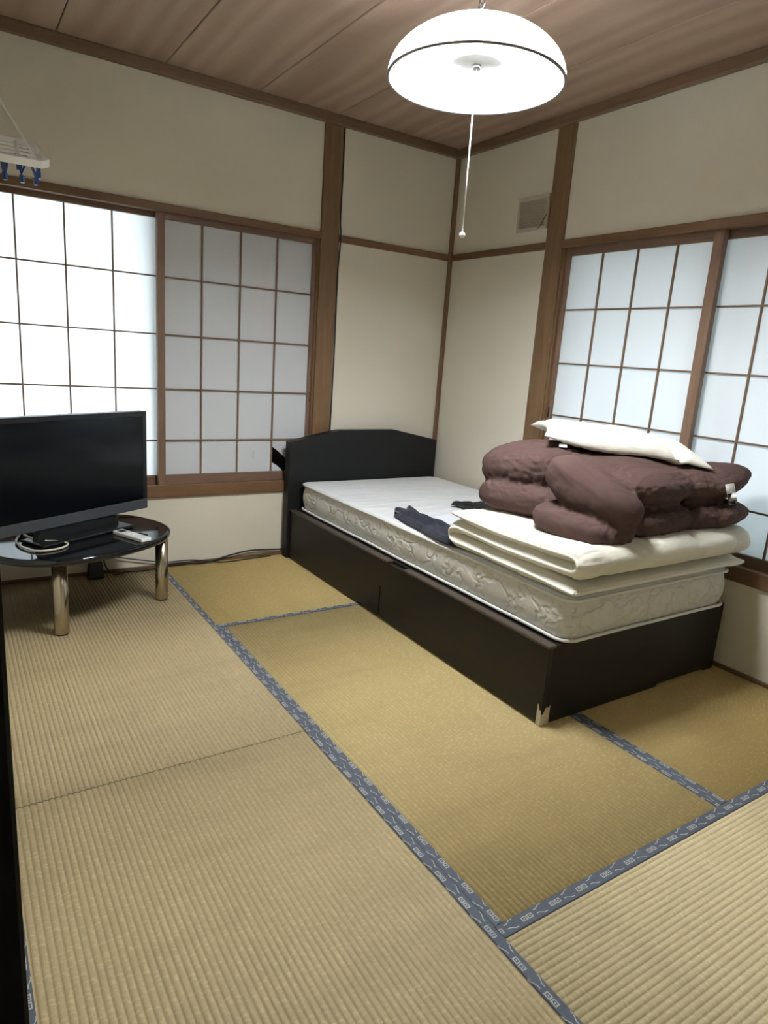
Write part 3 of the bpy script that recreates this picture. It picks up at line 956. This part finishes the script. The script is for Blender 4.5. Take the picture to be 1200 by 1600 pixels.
def futon_mesh():
    n = len(FP)
    verts, faces = [], []
    for side in (1, -1):
        for i, p in enumerate(FP):
            nrm = path_frame(FP, i)
            e_end = min(1.0, min(i, n - 1 - i) / (2.5 * FPD) + 0.15)
            ii = i / FPD
            for j in range(NXF):
                s = j / (NXF - 1)
                x = FX0 + (FX1 - FX0) * s
                e = min(1.0, (min(s, 1 - s) / 0.040 + 0.04)) ** 0.42
                th = 0.0300 * min(e, e_end ** 0.6)
                # tufted seams across the width
                seam = 1 - 0.30 * math.exp(-(((s * 4.0 + 0.03 * math.sin(ii * 0.4)) % 1 - 0.5) / 0.06) ** 2) + 0.10 * noise.noise(Vector((x * 6, ii * 0.25, side * 3)))
                th *= seam
                wob = 0.0035 * noise.noise(Vector((x * 7, ii * 0.35, 0)))
                ed = math.exp(-((min(s, 1 - s) - 0.045) / 0.035) ** 2)
                th *= 1 + 0.16 * ed * noise.noise(Vector((ii * 2.6, side * 7 + x * 3, 1.7)))
                edge_in = 0.010 * noise.noise(Vector((ii * 0.22, 4.1 if s < .5 else 9.3, 0))) * (1 - min(1, min(s, 1 - s) / 0.2))
                yy = p[0] + side * nrm.x * th
                zz_ = p[1] + side * nrm.y * th + wob
                verts.append((x + edge_in, yy, zz_))
    def idx(sd, i, j):
        return (0 if sd == 1 else n * NXF) + i * NXF + j
    for i in range(n - 1):
        for j in range(NXF - 1):
            faces.append((idx(1, i, j), idx(1, i + 1, j), idx(1, i + 1, j + 1), idx(1, i, j + 1)))
            faces.append((idx(-1, i, j), idx(-1, i, j + 1), idx(-1, i + 1, j + 1), idx(-1, i + 1, j)))
        for j in (0, NXF - 1):
            faces.append((idx(1, i, j), idx(-1, i, j), idx(-1, i + 1, j), idx(1, i + 1, j)))
    for i in (0, n - 1):
        for j in range(NXF - 1):
            faces.append((idx(1, i, j), idx(1, i, j + 1), idx(-1, i, j + 1), idx(-1, i, j)))
    me = bpy.data.meshes.new('futon')
    me.from_pydata(verts, [], faces)
    bm = bmesh.new()
    bm.from_mesh(me)
    bmesh.ops.recalc_face_normals(bm, faces=bm.faces)
    bm.to_mesh(me)
    bm.free()
    me.polygons.foreach_set('use_smooth', [True] * len(me.polygons))
    return me
def child_at(o, root):
    o.parent = root
    o.matrix_parent_inverse = Matrix.Translation(-Vector(root.location))
    return o
child_at(finish('padding', futon_mesh(), M['futon']), futon)
for s, xx in ((0, FX0), (1, FX1)):
    pts = []
    for i, p in enumerate(FP):
        edge_in = 0.010 * noise.noise(Vector((i / FPD * 0.22, 4.1 if s == 0 else 9.3, 0)))
        pts.append((xx + edge_in + (-0.002 if s == 0 else 0.002), p[0], p[1]))
    child_at(tube('edge_binding', pts, 0.0058, M['futon_pipe'], None, 8), futon)
for i in (0, len(FP) - 1):
    p = FP[i]
    pts = [(FX0 + (FX1 - FX0) * k / 20, p[0], p[1] + 0.0035 * noise.noise(Vector(((FX0 + (FX1 - FX0) * k / 20) * 7, i / FPD * 0.35, 0)))) for k in range(21)]
    child_at(tube('edge_binding', pts, 0.0058, M['futon_pipe'], None, 8), futon)

# ------------------------------------------------------------------ brown duvet
def superell(c, r, rot=(0, 0, 0), e1=0.7, e2=0.75, nu=36, nv=20):
    def sp(v, e):
        return math.copysign(abs(v) ** e, v)
    R = (Matrix.Rotation(rot[2], 3, 'Z') @ Matrix.Rotation(rot[1], 3, 'Y') @ Matrix.Rotation(rot[0], 3, 'X'))
    verts, faces = [], []
    for j in range(nv + 1):
        la = -math.pi / 2 + math.pi * j / nv
        for i in range(nu):
            lo = 2 * math.pi * i / nu
            p = Vector((r[0] * sp(math.cos(la), e1) * sp(math.cos(lo), e2),
                        r[1] * sp(math.cos(la), e1) * sp(math.sin(lo), e2), r[2] * sp(math.sin(la), e1)))
            verts.append(tuple(R @ p + Vector(c)))
    for j in range(nv):
        for i in range(nu):
            k = (i + 1) % nu
            faces.append((j * nu + i, j * nu + k, (j + 1) * nu + k, (j + 1) * nu + i))
    return verts, faces

def remeshed(parts, voxel, name):
    verts, faces = [], []
    for v, f in parts:
        b = len(verts)
        verts += v
        faces += [tuple(q + b for q in t) for t in f]
    me = bpy.data.meshes.new(name)
    me.from_pydata(verts, [], faces)
    me.validate()
    o = bpy.data.objects.new(name, me)
    COL.objects.link(o)
    m = o.modifiers.new('r', 'REMESH')
    m.mode = 'VOXEL'
    m.voxel_size = voxel
    dg = bpy.context.evaluated_depsgraph_get()
    me2 = bpy.data.meshes.new_from_object(o.evaluated_get(dg))
    bpy.data.objects.remove(o)
    bm = bmesh.new()
    bm.from_mesh(me2)
    for _ in range(1):
        bmesh.ops.smooth_vert(bm, verts=bm.verts, factor=0.5, use_axis_x=True, use_axis_y=True, use_axis_z=True)
    bm.normal_update()
    return bm

rd = math.radians
DUV = [  # centre, radii, rotation, exponents
    ((-0.675, -1.555, 0.790), (0.190, 0.215, 0.100), (rd(-6), rd(-4), rd(14)), .8, .85),   # upper lobe at head side
    ((-0.710, -1.590, 0.668), (0.190, 0.215, 0.080), (0, rd(3), rd(14)), .8, .85),         # lower lobe at head side
    ((-0.800, -1.965, 0.768), (0.105, 0.190, 0.088), (rd(22), 0, rd(13)), .8, .8),         # upper front lobe
    ((-0.805, -1.945, 0.652), (0.150, 0.180, 0.064), (rd(3), 0, rd(8)), .78, .8),           # lower front lobe
    ((-0.380, -1.740, 0.805), (0.390, 0.290, 0.072), (rd(3), 0, rd(-3)), .8, .75),         # upper quilt slab
    ((-0.380, -1.770, 0.660), (0.385, 0.290, 0.062), (0, 0, rd(-3)), .8, .75),             # lower quilt slab
    ((-0.520, -1.985, 0.785), (0.230, 0.110, 0.066), (rd(8), 0, rd(2)), .85, .8),          # upper front channel
    ((-0.250, -2.000, 0.788), (0.175, 0.105, 0.062), (rd(8), rd(-3), rd(-6)), .9, .9),
    ((-0.185, -2.015, 0.797), (0.185, 0.135, 0.066), (rd(6), rd(-9), rd(-24)), 1.0, 1.6),  # upper corner tip
    ((-0.520, -2.015, 0.662), (0.220, 0.098, 0.060), (0, rd(-2), rd(2)), .85, .8),         # lower front channel
    ((-0.260, -2.025, 0.668), (0.185, 0.095, 0.058), (0, rd(-4), rd(-6)), .9, .9),
    ((-0.180, -2.035, 0.672), (0.180, 0.120, 0.060), (0, rd(-2), rd(-24)), 1.0, 1.5),      # lower corner tip
]
bm = remeshed([superell(c, r, rt, a, b) for c, r, rt, a, b in DUV], 0.0068, 'duvet')
LOBES = []
for c, r, rt, a, b in DUV:
    R = Matrix.Rotation(rt[2], 3, 'Z') @ Matrix.Rotation(rt[1], 3, 'Y') @ Matrix.Rotation(rt[0], 3, 'X')
    LOBES.append((Vector(c), R.transposed(), r, a, b))
def lobe_f(q, L):
    c, Rt, r, e1, e2 = L
    p = Rt @ (q - c)
    x, y, z = abs(p.x / r[0]) + 1e-6, abs(p.y / r[1]) + 1e-6, abs(p.z / r[2]) + 1e-6
    return ((x ** (2 / e2) + y ** (2 / e2)) ** (e2 / e1) + z ** (2 / e1)) ** (e1 / 2)
for v in bm.verts:
    c = v.co.copy()
    fs = sorted((lobe_f(c, L), k) for k, L in enumerate(LOBES))
    (f1, k1), (f2, k2) = fs[0], fs[1]
    near = math.exp(-((f2 - f1) / 0.42) ** 2)
    d = (LOBES[k2][0] - LOBES[k1][0])
    tg = d.cross(v.normal)
    if tg.length > 1e-5:
        tg.normalize()
    sc = c.dot(tg)
    rr = noise.noise(Vector((sc * 15, 0.7 * k1 + 1.5 * (f2 - f1), 0.4 * k2 + c.z * 3)))
    n1 = noise.noise(c * 6.0)
    n2 = noise.noise(Vector((c.x * 13 + c.y * 7 + 2 * n1, c.y * 5 - c.x * 4, c.z * 5)))
    disp = 0.006 * n1 - 0.0035 * (1 - abs(n2)) ** 8 - near * (0.014 * (1 - abs(rr)) ** 3 - 0.003)
    v.co = c + v.normal * disp
    v.co.x = min(v.co.x, -0.014)
for _ in range(2):
    bmesh.ops.smooth_vert(bm, verts=bm.verts, factor=0.4, use_axis_x=True, use_axis_y=True, use_axis_z=True)
duvet = empty('folded_duvet', (-0.5, -1.8, 0.60))
tag(duvet, 'puffy brown duvet folded on the cream futon', 'duvet')
me = mesh_of(bm, 'duvet')
child_at(finish('quilt_body', me, M['duvet'], None, True), duvet)
from mathutils.bvhtree import BVHTree
bvh = BVHTree.FromPolygons([v.co.copy() for v in me.vertices], [tuple(p.vertices) for p in me.polygons])
def pix_dir(px, py):
    return (_r * ((px - 600) / 1040.68) + _d * ((py - 800) / 1040.68) + _f).normalized()
def tag_fn(s, t):
    dr_ = pix_dir(1133 + 14 * s + 6 * t, 757 - 2 * s + 32 * t)
    hit = bvh.ray_cast(CAM, dr_)[0]
    q = hit if hit else CAM + dr_ * 2.75
    return q - dr_ * (0.004 + 0.004 * math.sin(3 * t))
child_at(finish('care_label', grid_mesh(tag_fn, 4, 8), M['tag']), duvet)

# ------------------------------------------------------------------ pillow
def pillow_mesh(a, b, h):
    nu, nv = 61, 45
    verts, faces = [], []
    for side in (1, -1):
        for i in range(nu):
            u = -1 + 2 * i / (nu - 1)
            for j in range(nv):
                v = -1 + 2 * j / (nv - 1)
                eu, ev = 1 - u * u, 1 - v * v
                x = a * u * (1 - 0.10 * ev * abs(u) ** 3)
                y = b * v * (1 - 0.11 * eu * abs(v) ** 3)
                th = h * max(eu, 0) ** 0.42 * max(ev, 0) ** 0.42
                wr = 0.018 * (1 - abs(noise.noise(Vector((u * 6.5 + v * 1.5, v * 1.8, 2 + side))))) ** 5 * (eu * ev) ** 0.4
                crease = 0.075 * math.exp(-((u - 0.48 + 0.14 * v) / 0.075) ** 2) * (ev * eu) ** 0.3
                z = (th - wr) * (1.0 if side == 1 else -0.55) - (crease if side == 1 else 0.2 * crease)
                bend = -0.040 * u * abs(u) - 0.018 * v * v + 0.012 * noise.noise(Vector((u * 2.4, v * 1.8, 7.7))) * (1 - u * u) * (1 - v * v)
                verts.append((x, y, z + bend))
    for sd in (0, 1):
        o = sd * nu * nv
        for i in range(nu - 1):
            for j in range(nv - 1):
                q = (o + i * nv + j, o + (i + 1) * nv + j, o + (i + 1) * nv + j + 1, o + i * nv + j + 1)
                faces.append(q if sd == 0 else q[::-1])
    me = bpy.data.meshes.new('pillow')
    me.from_pydata(verts, [], faces)
    bm = bmesh.new()
    bm.from_mesh(me)
    bmesh.ops.remove_doubles(bm, verts=bm.verts, dist=0.0006)
    bm.to_mesh(me)
    bm.free()
    return me
pil = empty('pillow', (-0.365, -1.69, 0.905), rd(-38))
tag(pil, 'white pillow lying on top of the brown duvet', 'pillow')
finish('pillow_body', pillow_mesh(0.325, 0.225, 0.068), M['pillow'], pil, True)
finish('care_label', grid_mesh(lambda s, t: (-0.262 + 0.03 * s, -0.205 - 0.012 * t, -0.006 - 0.012 * t), 3, 3), M['tag'], pil)

# ------------------------------------------------------------------ clothes on the mattress
def cloth_strip(name, pts, w, h, mat, seed, label, cat, folds=3):
    """garment folded into a long bundle: rounded strip with lengthwise folds and staggered ends"""
    path = catmull(pts, 12)
    n = len(path)
    m = 64
    verts, faces = [], []
    for i, p in enumerate(path):
        t = (path[min(i + 1, n - 1)] - path[max(i - 1, 0)]).normalized()
        sdir = Vector((t.y, -t.x, 0)).normalized()
        f = i / (n - 1)
        ww = w * (0.85 + 0.30 * noise.noise(Vector((f * 3, seed, 0))))
        tip = min(1, min(f, 1 - f) / 0.04 + 0.15) ** 0.5
        for k in range(m):
            a = 2 * math.pi * k / m
            cs, sn = math.cos(a), math.sin(a)
            ph = cs * folds * 0.5 + 0.35 * noise.noise(Vector((f * 3.5, cs, seed)))
            ridge = abs(math.sin(math.pi * (ph + 0.25)))
            z = max(0.0, sn) ** 0.6 * h * (0.38 + 0.62 * ridge ** 0.8) * tip
            z *= 0.85 + 0.45 * noise.noise(Vector((f * 8, cs * 2.5, seed)))
            stag = 0.055 * math.sin(2.2 * cs * folds + seed) * (1 - f) ** 2
            verts.append(tuple(p + sdir * ww * cs * (0.9 + 0.1 * tip) + t * stag + Vector((0, 0, max(z, 0) + 0.0005))))
    for i in range(n - 1):
        for k in range(m):
            l = (k + 1) % m
            faces.append((i * m + k, i * m + l, (i + 1) * m + l, (i + 1) * m + k))
    faces.append(tuple(range(m))[::-1])
    faces.append(tuple((n - 1) * m + k for k in range(m)))
    me = bpy.data.meshes.new(name)
    me.from_pydata(verts, [], faces)
    o = finish(name, me, mat, None, True)
    tag(o, label, cat)
    return o
zt = MZ1 + 0.004
cloth_strip('navy_garment', [(-0.885, -0.960, zt), (-0.905, -1.10, zt), (-0.915, -1.27, zt), (-0.945, -1.43, zt), (-0.93, -1.47, zt)], 0.085, 0.040, M['navy'], 2.3,
            'dark navy crumpled garment on mattress beside the folded futon', 'garment')
cloth_strip('black_garment', [(-0.505, -0.925, zt), (-0.45, -0.965, zt), (-0.37, -1.03, zt), (-0.29, -1.13, zt), (-0.24, -1.26, zt)], 0.060, 0.040, M['blackcloth'], 5.1,
            'black garment poking out behind the brown duvet on mattress', 'garment', 2)
def sheet_fn(s, t):
    a = Vector((-0.86, -1.10)).lerp(Vector((-0.58, -1.02)), s)
    b = Vector((-0.86, -1.44)).lerp(Vector((-0.52, -1.44)), s)
    p = a.lerp(b, t)
    return (p.x, p.y, zt + 0.0035 + 0.004 * abs(noise.noise(Vector((s * 3, t * 3, 1)))) + 0.012 * math.sin(math.pi * s) * (1 - t) * 0.4)
shp = finish('white_cloth', grid_mesh(sheet_fn, 14, 14), M['sheet'], None)
tag(shp, 'thin white cloth lying between the dark garments on mattress', 'cloth')

# ------------------------------------------------------------------ low table with television
TH = 0.335
TC = Vector((-2.232, -0.424, 0))
TR = rd(27)
table = empty('low_table', TC, TR)
tag(table, 'low black oval table with thick metal legs', 'table')
def sup(a, b, n, e=0.84):
    out = []
    for k in range(n):
        t = 2 * math.pi * k / n
        c, s_ = math.cos(t), math.sin(t)
        out.append((a * math.copysign(abs(c) ** e, c), b * math.copysign(abs(s_) ** e, s_)))
    return out
def slab(name, a, b, levels, mat, parent, n=72):
    verts, faces = [], []
    for ins, z in levels:
        verts += [(x, y, z) for x, y in sup(a - ins, b - ins, n)]
    for i in range(len(levels) - 1):
        for k in range(n):
            l = (k + 1) % n
            faces.append((i * n + k, i * n + l, (i + 1) * n + l, (i + 1) * n + k))
    faces.append(tuple(range(n))[::-1])
    faces.append(tuple((len(levels) - 1) * n + k for k in range(n)))
    me = bpy.data.meshes.new(name)
    me.from_pydata(verts, [], faces)
    o = finish(name, me, mat, parent)
    for p in me.polygons:
        p.use_smooth = len(p.vertices) == 4
    return o
slab('table_top', 0.395, 0.322, [(0.02, TH - 0.030), (0.006, TH - 0.028), (0.0, TH - 0.020), (0.0, TH - 0.008), (0.004, TH - 0.002), (0.012, TH)], M['tabletop'], table)
Ti = Matrix.Rotation(-TR, 3, 'Z')
for wx, wy in ((-2.345, -0.700), (-1.887, -0.466), (-2.285, -0.195)):
    q = Ti @ (Vector((wx, wy, 0)) - TC)
    leg = lathe('leg', [(0.0270, 0.004), (0.0285, 0.008), (0.0285, TH - 0.0305)], M['chrome'], table, 32, (q.x, q.y, 0))
    lathe('foot_pad', [(0.0265, 0.0), (0.0265, 0.004)], M['blackrub'], leg, 24, (q.x, q.y, 0))

TVP = Vector((-1.905, -0.284, 0))
TVR = rd(29.6)
TVW, TVB, TVT = 0.755, 0.400, 0.857
ux = Vector((math.cos(TVR), math.sin(TVR), 0))
tvc = TVP - ux * (TVW / 2)
tv = empty('television', (tvc.x, tvc.y, TH), TVR)
tag(tv, 'black flat-screen television standing on the low black table', 'television')
h0, h1 = TVB - TH, TVT - TH
hw = TVW / 2
box('cabinet', -hw, hw, 0.004, 0.050, h0, h1, M['tvplastic'], tv, 0.006, 2)
prism('back_bulge', [(-hw + 0.12, h0 + 0.03), (-hw + 0.12, h1 - 0.10), (hw - 0.12, h1 - 0.10), (hw - 0.12, h0 + 0.03)], 'y', 0.051, 0.085, M['tvplastic'], tv, 0.01)
box('bezel', -hw, -hw + 0.022, -0.002, 0.0035, h0 + 0.046, h1, M['tvplastic'], tv, 0.0015)
box('bezel', hw - 0.022, hw, -0.002, 0.0035, h0 + 0.046, h1, M['tvplastic'], tv, 0.0015)
box('bezel', -hw + 0.0222, hw - 0.0222, -0.002, 0.0035, h1 - 0.022, h1, M['tvplastic'], tv, 0.0015)
box('lower_bezel', -hw, hw, -0.004, 0.0035, h0, h0 + 0.0455, M['tvgrey'], tv, 0.002)
box('screen', -hw + 0.0222, hw - 0.0222, 0.0005, 0.0035, h0 + 0.046, h1 - 0.0222, M['tvscreen'], tv)
prism('stand_neck', [(-0.19, 0.012), (0.22, 0.012), (0.20, h0 + 0.002), (-0.17, h0 + 0.002)], 'y', 0.010, 0.046, M['tvplastic'], tv, 0.003)
bmx = bmesh.new()
bm_box(bmx, -0.205, 0.250, -0.050, 0.095, 0.001, 0.014, 0.005, 2)
finish('stand_base', mesh_of(bmx), M['tvplastic'], tv)
tube('sensor_nub', [(-0.05, 0.02, h1 - 0.002), (-0.05, 0.02, h1 + 0.004)], 0.006, M['white'], tv, 8)

# remote control
p0, p1 = Vector((-2.078, -0.462)), Vector((-1.993, -0.640))
dr = (p1 - p0).normalized()
rc = empty('remote_control', (*((p0 + p1) / 2), TH), math.atan2(dr.y, dr.x))
tag(rc, 'white remote control with small dark display on black table', 'remote')
box('remote_body', -0.096, 0.096, -0.026, 0.026, 0.0006, 0.017, M['white'], rc, 0.004, 2)
box('display', -0.083, -0.050, -0.016, 0.016, 0.0165, 0.0176, M['tvplastic'], rc, 0.0003)
for k in range(2):
    box('button', -0.030 + 0.03 * k, -0.012 + 0.03 * k, -0.012, 0.012, 0.0165, 0.0184, M['tag'], rc, 0.0006)

# ivory cable loop with dark plug on the table
cb = empty('cable_loop', (-2.40, -0.55, TH))
tag(cb, 'short ivory cable loop with black plug on black table', 'cable')
q = [(-0.055, 0.14, 0.010), (-0.075, 0.05, 0.008), (-0.050, -0.055, 0.006), (0.0, -0.105, 0.006), (0.075, -0.085, 0.006), (0.105, -0.03, 0.006), (0.07, 0.0, 0.010), (0.0, 0.03, 0.013), (-0.04, 0.12, 0.016)]
tube('cable', catmull(q, 8), 0.0045, M['cable'], cb, 8)
tube('plug', [(-0.058, 0.15, 0.012), (-0.02, 0.125, 0.016), (0.02, 0.11, 0.014)], 0.011, M['blackrub'], cb, 8)

# power adapter and black cord along the wall foot
ad = empty('power_adapter', (-2.105, -0.060, 0))
tag(ad, 'black power adapter standing on the floor under the table', 'adapter')
prism('adapter_body', [(-0.040, 0.0), (0.040, 0.0), (0.030, 0.085), (-0.030, 0.085)], 'y', -0.022, 0.022, M['blackrub'], ad, 0.005)
tube('cord', catmull([(0.02, 0, 0.083), (0.035, 0.005, 0.10), (0.05, 0.0, 0.05), (0.08, -0.005, 0.012), (0.14, 0.01, 0.006)], 8), 0.004, M['blackrub'], ad, 6)
crd = tube('black_cable', catmull([(-1.965, -0.030, 0.005), (-1.85, -0.036, 0.005), (-1.70, -0.028, 0.020), (-1.55, -0.030, 0.006), (-1.40, -0.022, 0.030), (-1.28, -0.018, 0.045), (-1.15, -0.016, 0.038), (-1.02, -0.016, 0.030)], 8), 0.0045, M['blackrub'], None, 6)
tag(crd, 'black power cord trailing along the foot of the back wall', 'cord')
crd2 = tube('thin_cord', catmull([(-2.02, -0.02, 0.09), (-1.88, -0.018, 0.055), (-1.75, -0.016, 0.028), (-1.60, -0.016, 0.024), (-1.45, -0.045, 0.004), (-1.30, -0.040, 0.004), (-1.15, -0.030, 0.004)], 8), 0.003, M['blackrub'], None, 6)
tag(crd2, 'thin dark cord sagging from table to floor along back wall', 'cord')
pc = tube('post_cable', catmull([(-0.673 * S + 0.006, -0.006, CT0 - 0.002), (-0.673 * S + 0.006, -0.008, 2.1), (-0.673 * S + 0.006, -0.006, 1.9), (-0.673 * S + 0.007, -0.018, 1.80), (-0.673 * S + 0.006, -0.006, 1.6), (-0.673 * S + 0.009, -0.006, 1.2), (-0.673 * S + 0.007, -0.006, 0.60), (-0.673 * S + 0.007, -0.006, 0.10)], 8), 0.0042, M['blackrub'], None, 6)
tag(pc, 'black cable running down the side of the post by the bed head', 'cable')

# ------------------------------------------------------------------ wall vent
vn = empty('wall_vent', (0, -0.684, 1.966))
tag(vn, 'square beige mesh vent cover on right wall near the post', 'vent')
hs, hh = 0.112, 0.086
boxes('vent_frame', [(-0.014, -0.001, -hs, hs, hh - 0.018, hh), (-0.014, -0.001, -hs, hs, -hh, -hh + 0.018),
                     (-0.014, -0.001, -hs, -hs + 0.018, -hh + 0.018, hh - 0.018), (-0.014, -0.001, hs - 0.018, hs, -hh + 0.018, hh - 0.018)], M['grille'], vn, 0.002)
box('vent_backing', -0.003, -0.001, -hs + 0.018, hs - 0.018, -hh + 0.018, hh - 0.018, M['grille_dark'], vn)
bmv = bmesh.new()
iw, ih = hs - 0.018, hh - 0.018
nst = 26
for sgn in (1, -1):
    for k in range(nst):
        c0 = -(iw + ih) + 2 * (iw + ih) * (k + 0.5) / nst
        pts = []
        for y in (-iw, iw):
            z = sgn * y + c0
            if -ih <= z <= ih:
                pts.append((y, z))
        for z in (-ih, ih):
            y = (z - c0) * sgn
            if -iw < y < iw:
                pts.append((y, z))
        if len(pts) < 2:
            continue
        (ya, za), (yb, zb_) = pts[:2]
        dx_, dz_ = yb - ya, zb_ - za
        L = math.hypot(dx_, dz_)
        if L < 0.004:
            continue
        ny, nz = -dz_ / L * 0.0016, dx_ / L * 0.0016
        xf = -0.0085 if sgn > 0 else -0.0075
        v4 = [bmv.verts.new(p) for p in ((xf, ya + ny, za + nz), (xf, ya - ny, za - nz), (xf, yb - ny, zb_ - nz), (xf, yb + ny, zb_ + nz))]
        v5 = [bmv.verts.new((p.co.x + 0.002, p.co.y, p.co.z)) for p in v4]
        bmv.faces.new(v4)
        for a in range(4):
            bmv.faces.new((v4[a], v4[(a + 1) % 4], v5[(a + 1) % 4], v5[a]))
bmesh.ops.recalc_face_normals(bmv, faces=bmv.faces)
ms = finish('mesh_grille', mesh_of(bmv), M['grille'], vn)
ms['kind'] = 'stuff'
tube('vent_string', [(-0.016, -0.055, -hh + 0.006), (-0.020, -0.085, -0.058), (-0.018, -0.114, -0.012)], 0.0022, M['railx'], vn, 6)

# ------------------------------------------------------------------ laundry hanger
lh = empty('laundry_hanger', (-2.492, -0.90, 1.725))
lh.rotation_euler = (rd(27), 0, rd(-3))
tag(lh, 'white plastic laundry hanger with blue clothespins hanging by left wall', 'laundry hanger')
ow, od = 0.140, 0.105
outl = [(-ow + .03, -od), (ow - 0.022, -od), (ow, -od + 0.03), (ow - 0.020, od - 0.03), (ow - 0.045, od), (-ow + .03, od), (-ow, od - 0.03), (-ow, -od + 0.03)]
def rim(sc, z0, z1, wdt):
    bm = bmesh.new()
    rings = []
    for ins, z in ((0, z0), (0, z1), (wdt, z1), (wdt, z0)):
        rings.append([bm.verts.new((x * (1 - ins / ow), y * (1 - ins / od), z)) for x, y in outl])
    n = len(outl)
    for a in range(4):
        b = (a + 1) % 4
        for k_ in range(n):
            l = (k_ + 1) % n
            bm.faces.new((rings[a][k_], rings[a][l], rings[b][l], rings[b][k_]))
    bmesh.ops.recalc_face_normals(bm, faces=bm.faces)
    return mesh_of(bm)
finish('rim', rim(1, -0.010, 0.012, 0.010), M['hang'], lh)
for k in range(4):
    y = -0.06 + 0.04 * k
    box('cross_bar', -ow + 0.012, ow - 0.016, y - 0.004, y + 0.004, -0.003, 0.004, M['hang'], lh)
for k in range(3):
    x = -0.085 + 0.07 * k
    box('cross_bar', x - 0.004, x + 0.004, -od + 0.012, od - 0.012, -0.0025, 0.0045, M['hang'], lh)
ti = Matrix.Rotation(rd(3), 3, 'Z')
Rx = (Matrix.Rotation(rd(-3), 3, 'Z') @ Matrix.Rotation(rd(27), 3, 'X')).transposed()
apex = Rx @ Vector((-0.02, 0.0, 0.195))
for x, y in ((ow - 0.035, -od + 0.02), (-ow + 0.03, -od + 0.02), (ow - 0.05, od - 0.03), (-ow + 0.03, od - 0.02)):
    a = Vector((x, y, 0.006))
    pts = []
    for i in range(15):
        t = i / 14
        pts.append(a.lerp(apex, t))
    tube('chain_string', pts, 0.0034, M['string'], lh, 6)
hk = [apex + Rx @ Vector(p) for p in ((0, 0, -0.01), (0, 0, 0.03), (-0.02, 0, 0.06), (-0.05, 0, 0.065), (-0.075, 0, 0.05))]
tube('hook', catmull(hk, 6), 0.004, M['hang'], lh, 8)
def pin_mesh():
    bm = bmesh.new()
    for s in (1, -1):
        vs4 = []
        for (x, z) in ((0.000, -0.034), (0.0135, 0.0), (0.0100, 0.002), (-0.0005, -0.020), (-0.003, -0.034)):
            vs4.append((s * x, z))
        a = [bm.verts.new((x, -0.006, z)) for x, z in vs4]
        b = [bm.verts.new((x, 0.006, z)) for x, z in vs4]
        bm.faces.new(a)
        bm.faces.new(b[::-1])
        for k_ in range(5):
            bm.faces.new((a[k_], b[k_], b[(k_ + 1) % 5], a[(k_ + 1) % 5]))
    bm_box(bm, -0.0065, 0.0065, -0.007, 0.007, -0.052, -0.030, 0.002)
    bmesh.ops.recalc_face_normals(bm, faces=bm.faces)
    return mesh_of(bm, 'pin')
pm = pin_mesh()
RXI = Rx.to_euler()
for x, y, yaw in ((0.100, -od + 0.014, 10), (0.062, -od + 0.014, -14), (0.016, -od + 0.014, 60), (-0.03, -od + 0.014, 20), (-0.08, -od + 0.014, -30),
                  (0.112, -0.02, 80), (0.06, 0.03, 50), (-0.01, 0.02, 15), (-0.07, 0.03, 75), (0.08, 0.085, 30), (0.0, 0.09, 60), (-0.09, 0.09, 5)):
    p = finish('clothespin', pm, M['pin'], lh)
    p.location = (x, y, -0.012)
    p.rotation_euler = (Rx @ Matrix.Rotation(rd(yaw), 3, 'Z')).to_euler()
# wall arm that carries the hanger
top = Vector(lh.location) + Vector((-0.02 - 0.055, 0, 0.195 + 0.055))
arm = tube('wall_hook', [(XL + 0.001, top.y, top.z + 0.01), (top.x, top.y, top.z + 0.002), (top.x + 0.03, top.y, top.z + 0.012)], 0.005, M['metal'])
tag(arm, 'metal wall hook carrying the laundry hanger', 'hook')

# ------------------------------------------------------------------ tall black cabinet at the doorway
cbx = empty('black_cabinet', (-2.83, -2.80, 0))
tag(cbx, 'tall black cabinet standing at the edge of the tatami by the doorway', 'cabinet')
ce = CAM + Vector((math.tan(rd(2.66)), 1, 0)) * 0.46
x1c, y0c = ce.x, ce.y
def cpart(o):
    o.parent = cbx
    o.matrix_parent_inverse = Matrix.Translation(-Vector(cbx.location))
    return o
cpart(box('cabinet_body', x1c - 0.36, x1c, y0c + 0.018, y0c + 0.40, 0.0, 1.30, M['black'], None, 0.003))
cpart(box('door', x1c - 0.36, x1c, y0c, y0c + 0.017, 0.03, 1.295, M['black'], None, 0.003))
